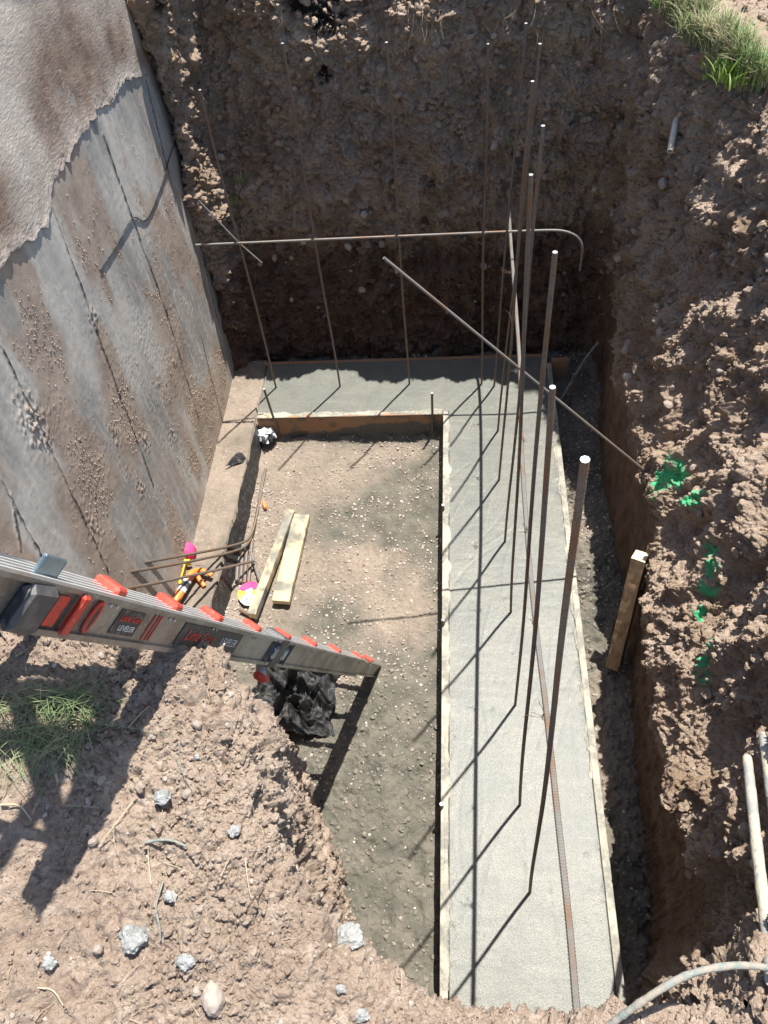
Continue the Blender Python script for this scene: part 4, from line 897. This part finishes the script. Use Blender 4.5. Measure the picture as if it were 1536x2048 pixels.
for (a_, b_, r_, l) in [((420, 2010), 0, .042, 'largest pinkish rock of the near mound at the bottom edge of the photo'), ((385, 1985), 0, .022, 'round brown stone left of the largest pinkish rock'), ((200, 1890), 0, .022, 'flat brown rock left of the bright mortar lump with the twig')]:
    h = hit(*a_, G3); cobble(h+np.array([0, 0, .0]), r_*.72, l, None, 2 if r_ > .04 else 1)
# mortar lumps
for k, (px, py, r_, l) in enumerate([(325, 1605, .018, 'flattened grey mortar splat midway up the near mound'), (262, 1885, .026, 'jagged grey mortar lump beside a broken twig on the near mound'), (343, 1782, .014, 'small bright mortar lump right of a straw on the near mound'),
                                      (708, 1868, .027, 'large pale mortar lump on the rim above the pit floor'), (365, 1935, .018, 'flat greenish grey mortar splat near the bottom of the mound'), (735, 2034, .014, 'mortar crumb at the bottom edge right of the big pale lump'),
                                      (682, 1980, .009, 'tiny mortar crumb below the big pale lump'), (105, 1930, .014, 'pale mortar crumb at the lower left of the mound'), (470, 1655, .012, 'grey mortar crumb near the middle of the mound'), (395, 1520, .006, 'smallest grey crumb, on the upper mound below the ladder label')]):
    h = hit(px, py, G3); blob('mortar_lump', h+np.array([0, 0, r_*.25]), (r_, r_*rnd.uniform(.75, 1), r_*.6), M['splat'], l, 'mortar', 40+k, fr=1.4, jag=.34, sub=4, group='grey mortar lumps on the near mound', fr2=4, jag2=.14)
# twigs, chips
def twig(pts, r_, label, m='straw', nm='twig'):
    P = np.array([hit(a_, b_, G3)+np.array([0, 0, .006+r_]) for a_, b_ in pts]); Q = resample(smooth_path(P, 2), .004); Q[:, 2] = np.convolve(np.pad(Q[:, 2], 4, mode='edge'), np.ones(9)/9, 'valid')
    rr = r_*np.linspace(1, .6, len(Q)); return tag(MB().tube(Q, rr, 6).obj(nm, M[m], smooth=True, origin=Q[0]), label, 'twig')
twig([(190, 1700), (225, 1650), (260, 1600)], .0018, 'long straight dry stalk on the middle left of the mound')
twig([(290, 1676), (330, 1682), (366, 1690)], .0042, 'thick brown splinter of wood lying flat on the mound', 'root')
twig([(322, 1768), (314, 1810), (310, 1838)], .0022, 'short grey twig above the jagged mortar lump', 'root')
twig([(306, 1836), (315, 1865), (326, 1895)], .0028, 'dark broken twig pointing down beside the jagged mortar lump', 'root')
twig([(296, 1765), (303, 1720), (290, 1680)], .0013, 'thin curved straw left of the grey twig')
twig([(255, 1450), (275, 1430), (300, 1410)], .0018, 'pale straw just right of the ladder shadow')
twig([(0, 1604), (40, 1612), (72, 1632)], .0026, 'bent tan straw at the left edge inside the ladder shadow')
twig([(70, 1970), (100, 1985), (130, 2000)], .0018, 'yellowish straw at the lower left')
twig([(350, 1480), (362, 1540), (385, 1590)], .0012, 'fine dark root thread on the upper mound', 'root')
twig([(495, 1730), (500, 1780), (498, 1800)], .0014, 'thin straw near the lit edge of the mound')
twig([(435, 1760), (455, 1740), (470, 1725)], .0014, 'short straw in the middle of the mound')
# uncountable bits of straw
mb = MB(); r = np.random.RandomState(8); Ps, Ns = pick(G3, N3b, 420, 71, (G3[..., 2] > 1.9)*(G3[..., 1] > .0)*(G3[..., 0] < -.1)*(.1+(G3[..., 0] < -.5)))
for p_, n_ in zip(Ps, Ns):
    an = r.uniform(0, 6.28); L = r.uniform(.012, .05); d_ = np.array([math.cos(an), math.sin(an), r.uniform(-.1, .25)]); mb.tube([p_+n_*.003, p_+n_*.005+d_*L*.5, p_+n_*.003+d_*L+np.array([r.uniform(-.3, .3)*L, r.uniform(-.3, .3)*L, 0])], .0007, 4, caps=False)
tag(mb.obj('straw', M['straw'], smooth=True), 'short bits of dry straw over the near mound', 'straw', kind='stuff')

# ------------------------------------------------------------------ grass
def blades(name, base, hts, m, seed, wd=.003, lean=.7, label=None, cat='grass', kind='stuff', droop=0.6, dirs=None):
    r = np.random.RandomState(seed); n = len(base); an = r.uniform(0, 6.283, n) if dirs is None else dirs; ln = r.uniform(.2, 1, n)*lean; sg = 5; V = []; 
    dirv = np.stack([np.cos(an), np.sin(an), an*0], 1); sid = np.stack([-np.sin(an), np.cos(an), an*0], 1); allv = []
    for k in range(sg):
        t_ = k/(sg-1); h_ = hts*t_*(1-droop*ln*t_*.6); off = hts*ln*t_**1.7
        c_ = base+dirv*off[:, None]; c_[:, 2] += h_
        w_ = wd*(1-t_**2*.9); allv += [c_-sid*w_/2, c_+sid*w_/2]
    A = np.stack(allv, 1); k_ = sg*2; Fc = np.array([(2*q, 2*q+1, 2*q+3, 2*q+2) for q in range(sg-1)]); Fq = (Fc[None]+np.arange(n)[:, None, None]*k_).reshape(-1, 4)
    return tag(np_mesh(name, A.reshape(-1, 3), Fq, m, smooth=True), label, cat, kind=kind)
GA = np.concatenate([G1[:, 555:].reshape(-1, 3), G2[:, 555:].reshape(-1, 3)])
pj = (GA-CAM)@R; px, py = CX+F*pj[:, 0]/pj[:, 2], CY+F*pj[:, 1]/pj[:, 2]
# turf patch on the far right corner of the ground: chosen where the site shows it
cl = fbm(GA*np.array([1, 1, 0]), 5, 3, 901)
dline = (py-(px-1215)*.62)   # rim line running down right
m_ = (px > 1190) & (px < 1530) & (py > -60) & (py < 185) & (GA[:, 2] > 2.05) & (GA[:, 1] < 7) & (py > (px-1395)*.9) & (cl > -.45)
T_ = GA[m_]; r = np.random.RandomState(9)
if len(T_):
    T_ = T_[r.randint(0, len(T_), 5600)]+r.normal(0, .012, (5600, 3))*np.array([1, 1, .0]); blades('grass', T_, r.uniform(.04, .13, 5600), M['grass'], 91, .0045, .9, 'green and straw coloured grass on the ground at the top right corner')
    T2 = T_[r.randint(0, 5600, 1500)]; blades('dry_grass', T2, r.uniform(.05, .14, 1500), M['straw'], 92, .004, 1.1, 'dry pale blades among the grass at the top right', 'grass')
h = hit(1462, 150, G2); q_ = r.normal(0, 1, (240, 3))*np.array([.05, .05, .01]); blades('leafy_weed', h+q_, r.uniform(.05, .12, 240), M['shoot'], 93, .010, .8, 'bright yellow green weed on the rim just below the grass', 'weed', kind=None)
for (a, b, l, G_) in [(482, 362, 'small green sprout on the back bank near the house wall', G1), (1018, 280, 'tiny green sprout high on the back bank among the upright bars', G1), (466, 405, 'tiny green sprout just below the other sprout by the house wall', G1)]:
    h = hit(a, b, G_); blades('sprout', h+r.normal(0, .02, (60, 3)), r.uniform(.03, .07, 60), M['grass'], 95+a, .004, .9, l, 'sprout', kind=None)
# thin roots hanging out of the topsoil on the back rim
mb = MB()
for k in range(70):
    h = hit(r.uniform(560, 1230), r.uniform(2, 60), G1); d_ = np.array([r.normal(0, .5), -abs(r.normal(.25, .2)), -1]); L = r.uniform(.03, .14); mb.tube(smooth_path([h, h+np.array([0, -.015, 0])+d_*L*.5, h+d_*L+np.array([r.normal(0, .02), 0, 0])], 1), .0012, 4, caps=False)
tag(mb.obj('roots', M['straw'], smooth=True), 'fine pale roots hanging from the topsoil of the back rim', 'roots', kind='stuff')
# cut grass in the shadow at the left edge
HB = G3.reshape(-1, 3); pj = (HB-CAM)@R; px, py = CX+F*pj[:, 0]/pj[:, 2], CY+F*pj[:, 1]/pj[:, 2]
m_ = (px > -60) & (px < 190) & (py > 1385) & (py < 1520) & (HB[:, 2] > 1.9) & (px < 190-(py-1440)**2*.01); T_ = HB[m_]
if len(T_): T_ = T_[r.randint(0, len(T_), 430)]; blades('cut_grass', T_+np.array([0, 0, .004]), r.uniform(.06, .17, 430), M['hay'], 94, .0024, 1.6, 'clump of long cut grass lying in the ladder shadow at the left edge', 'grass', droop=.98, dirs=r.normal(-.9, 1.1, 430))
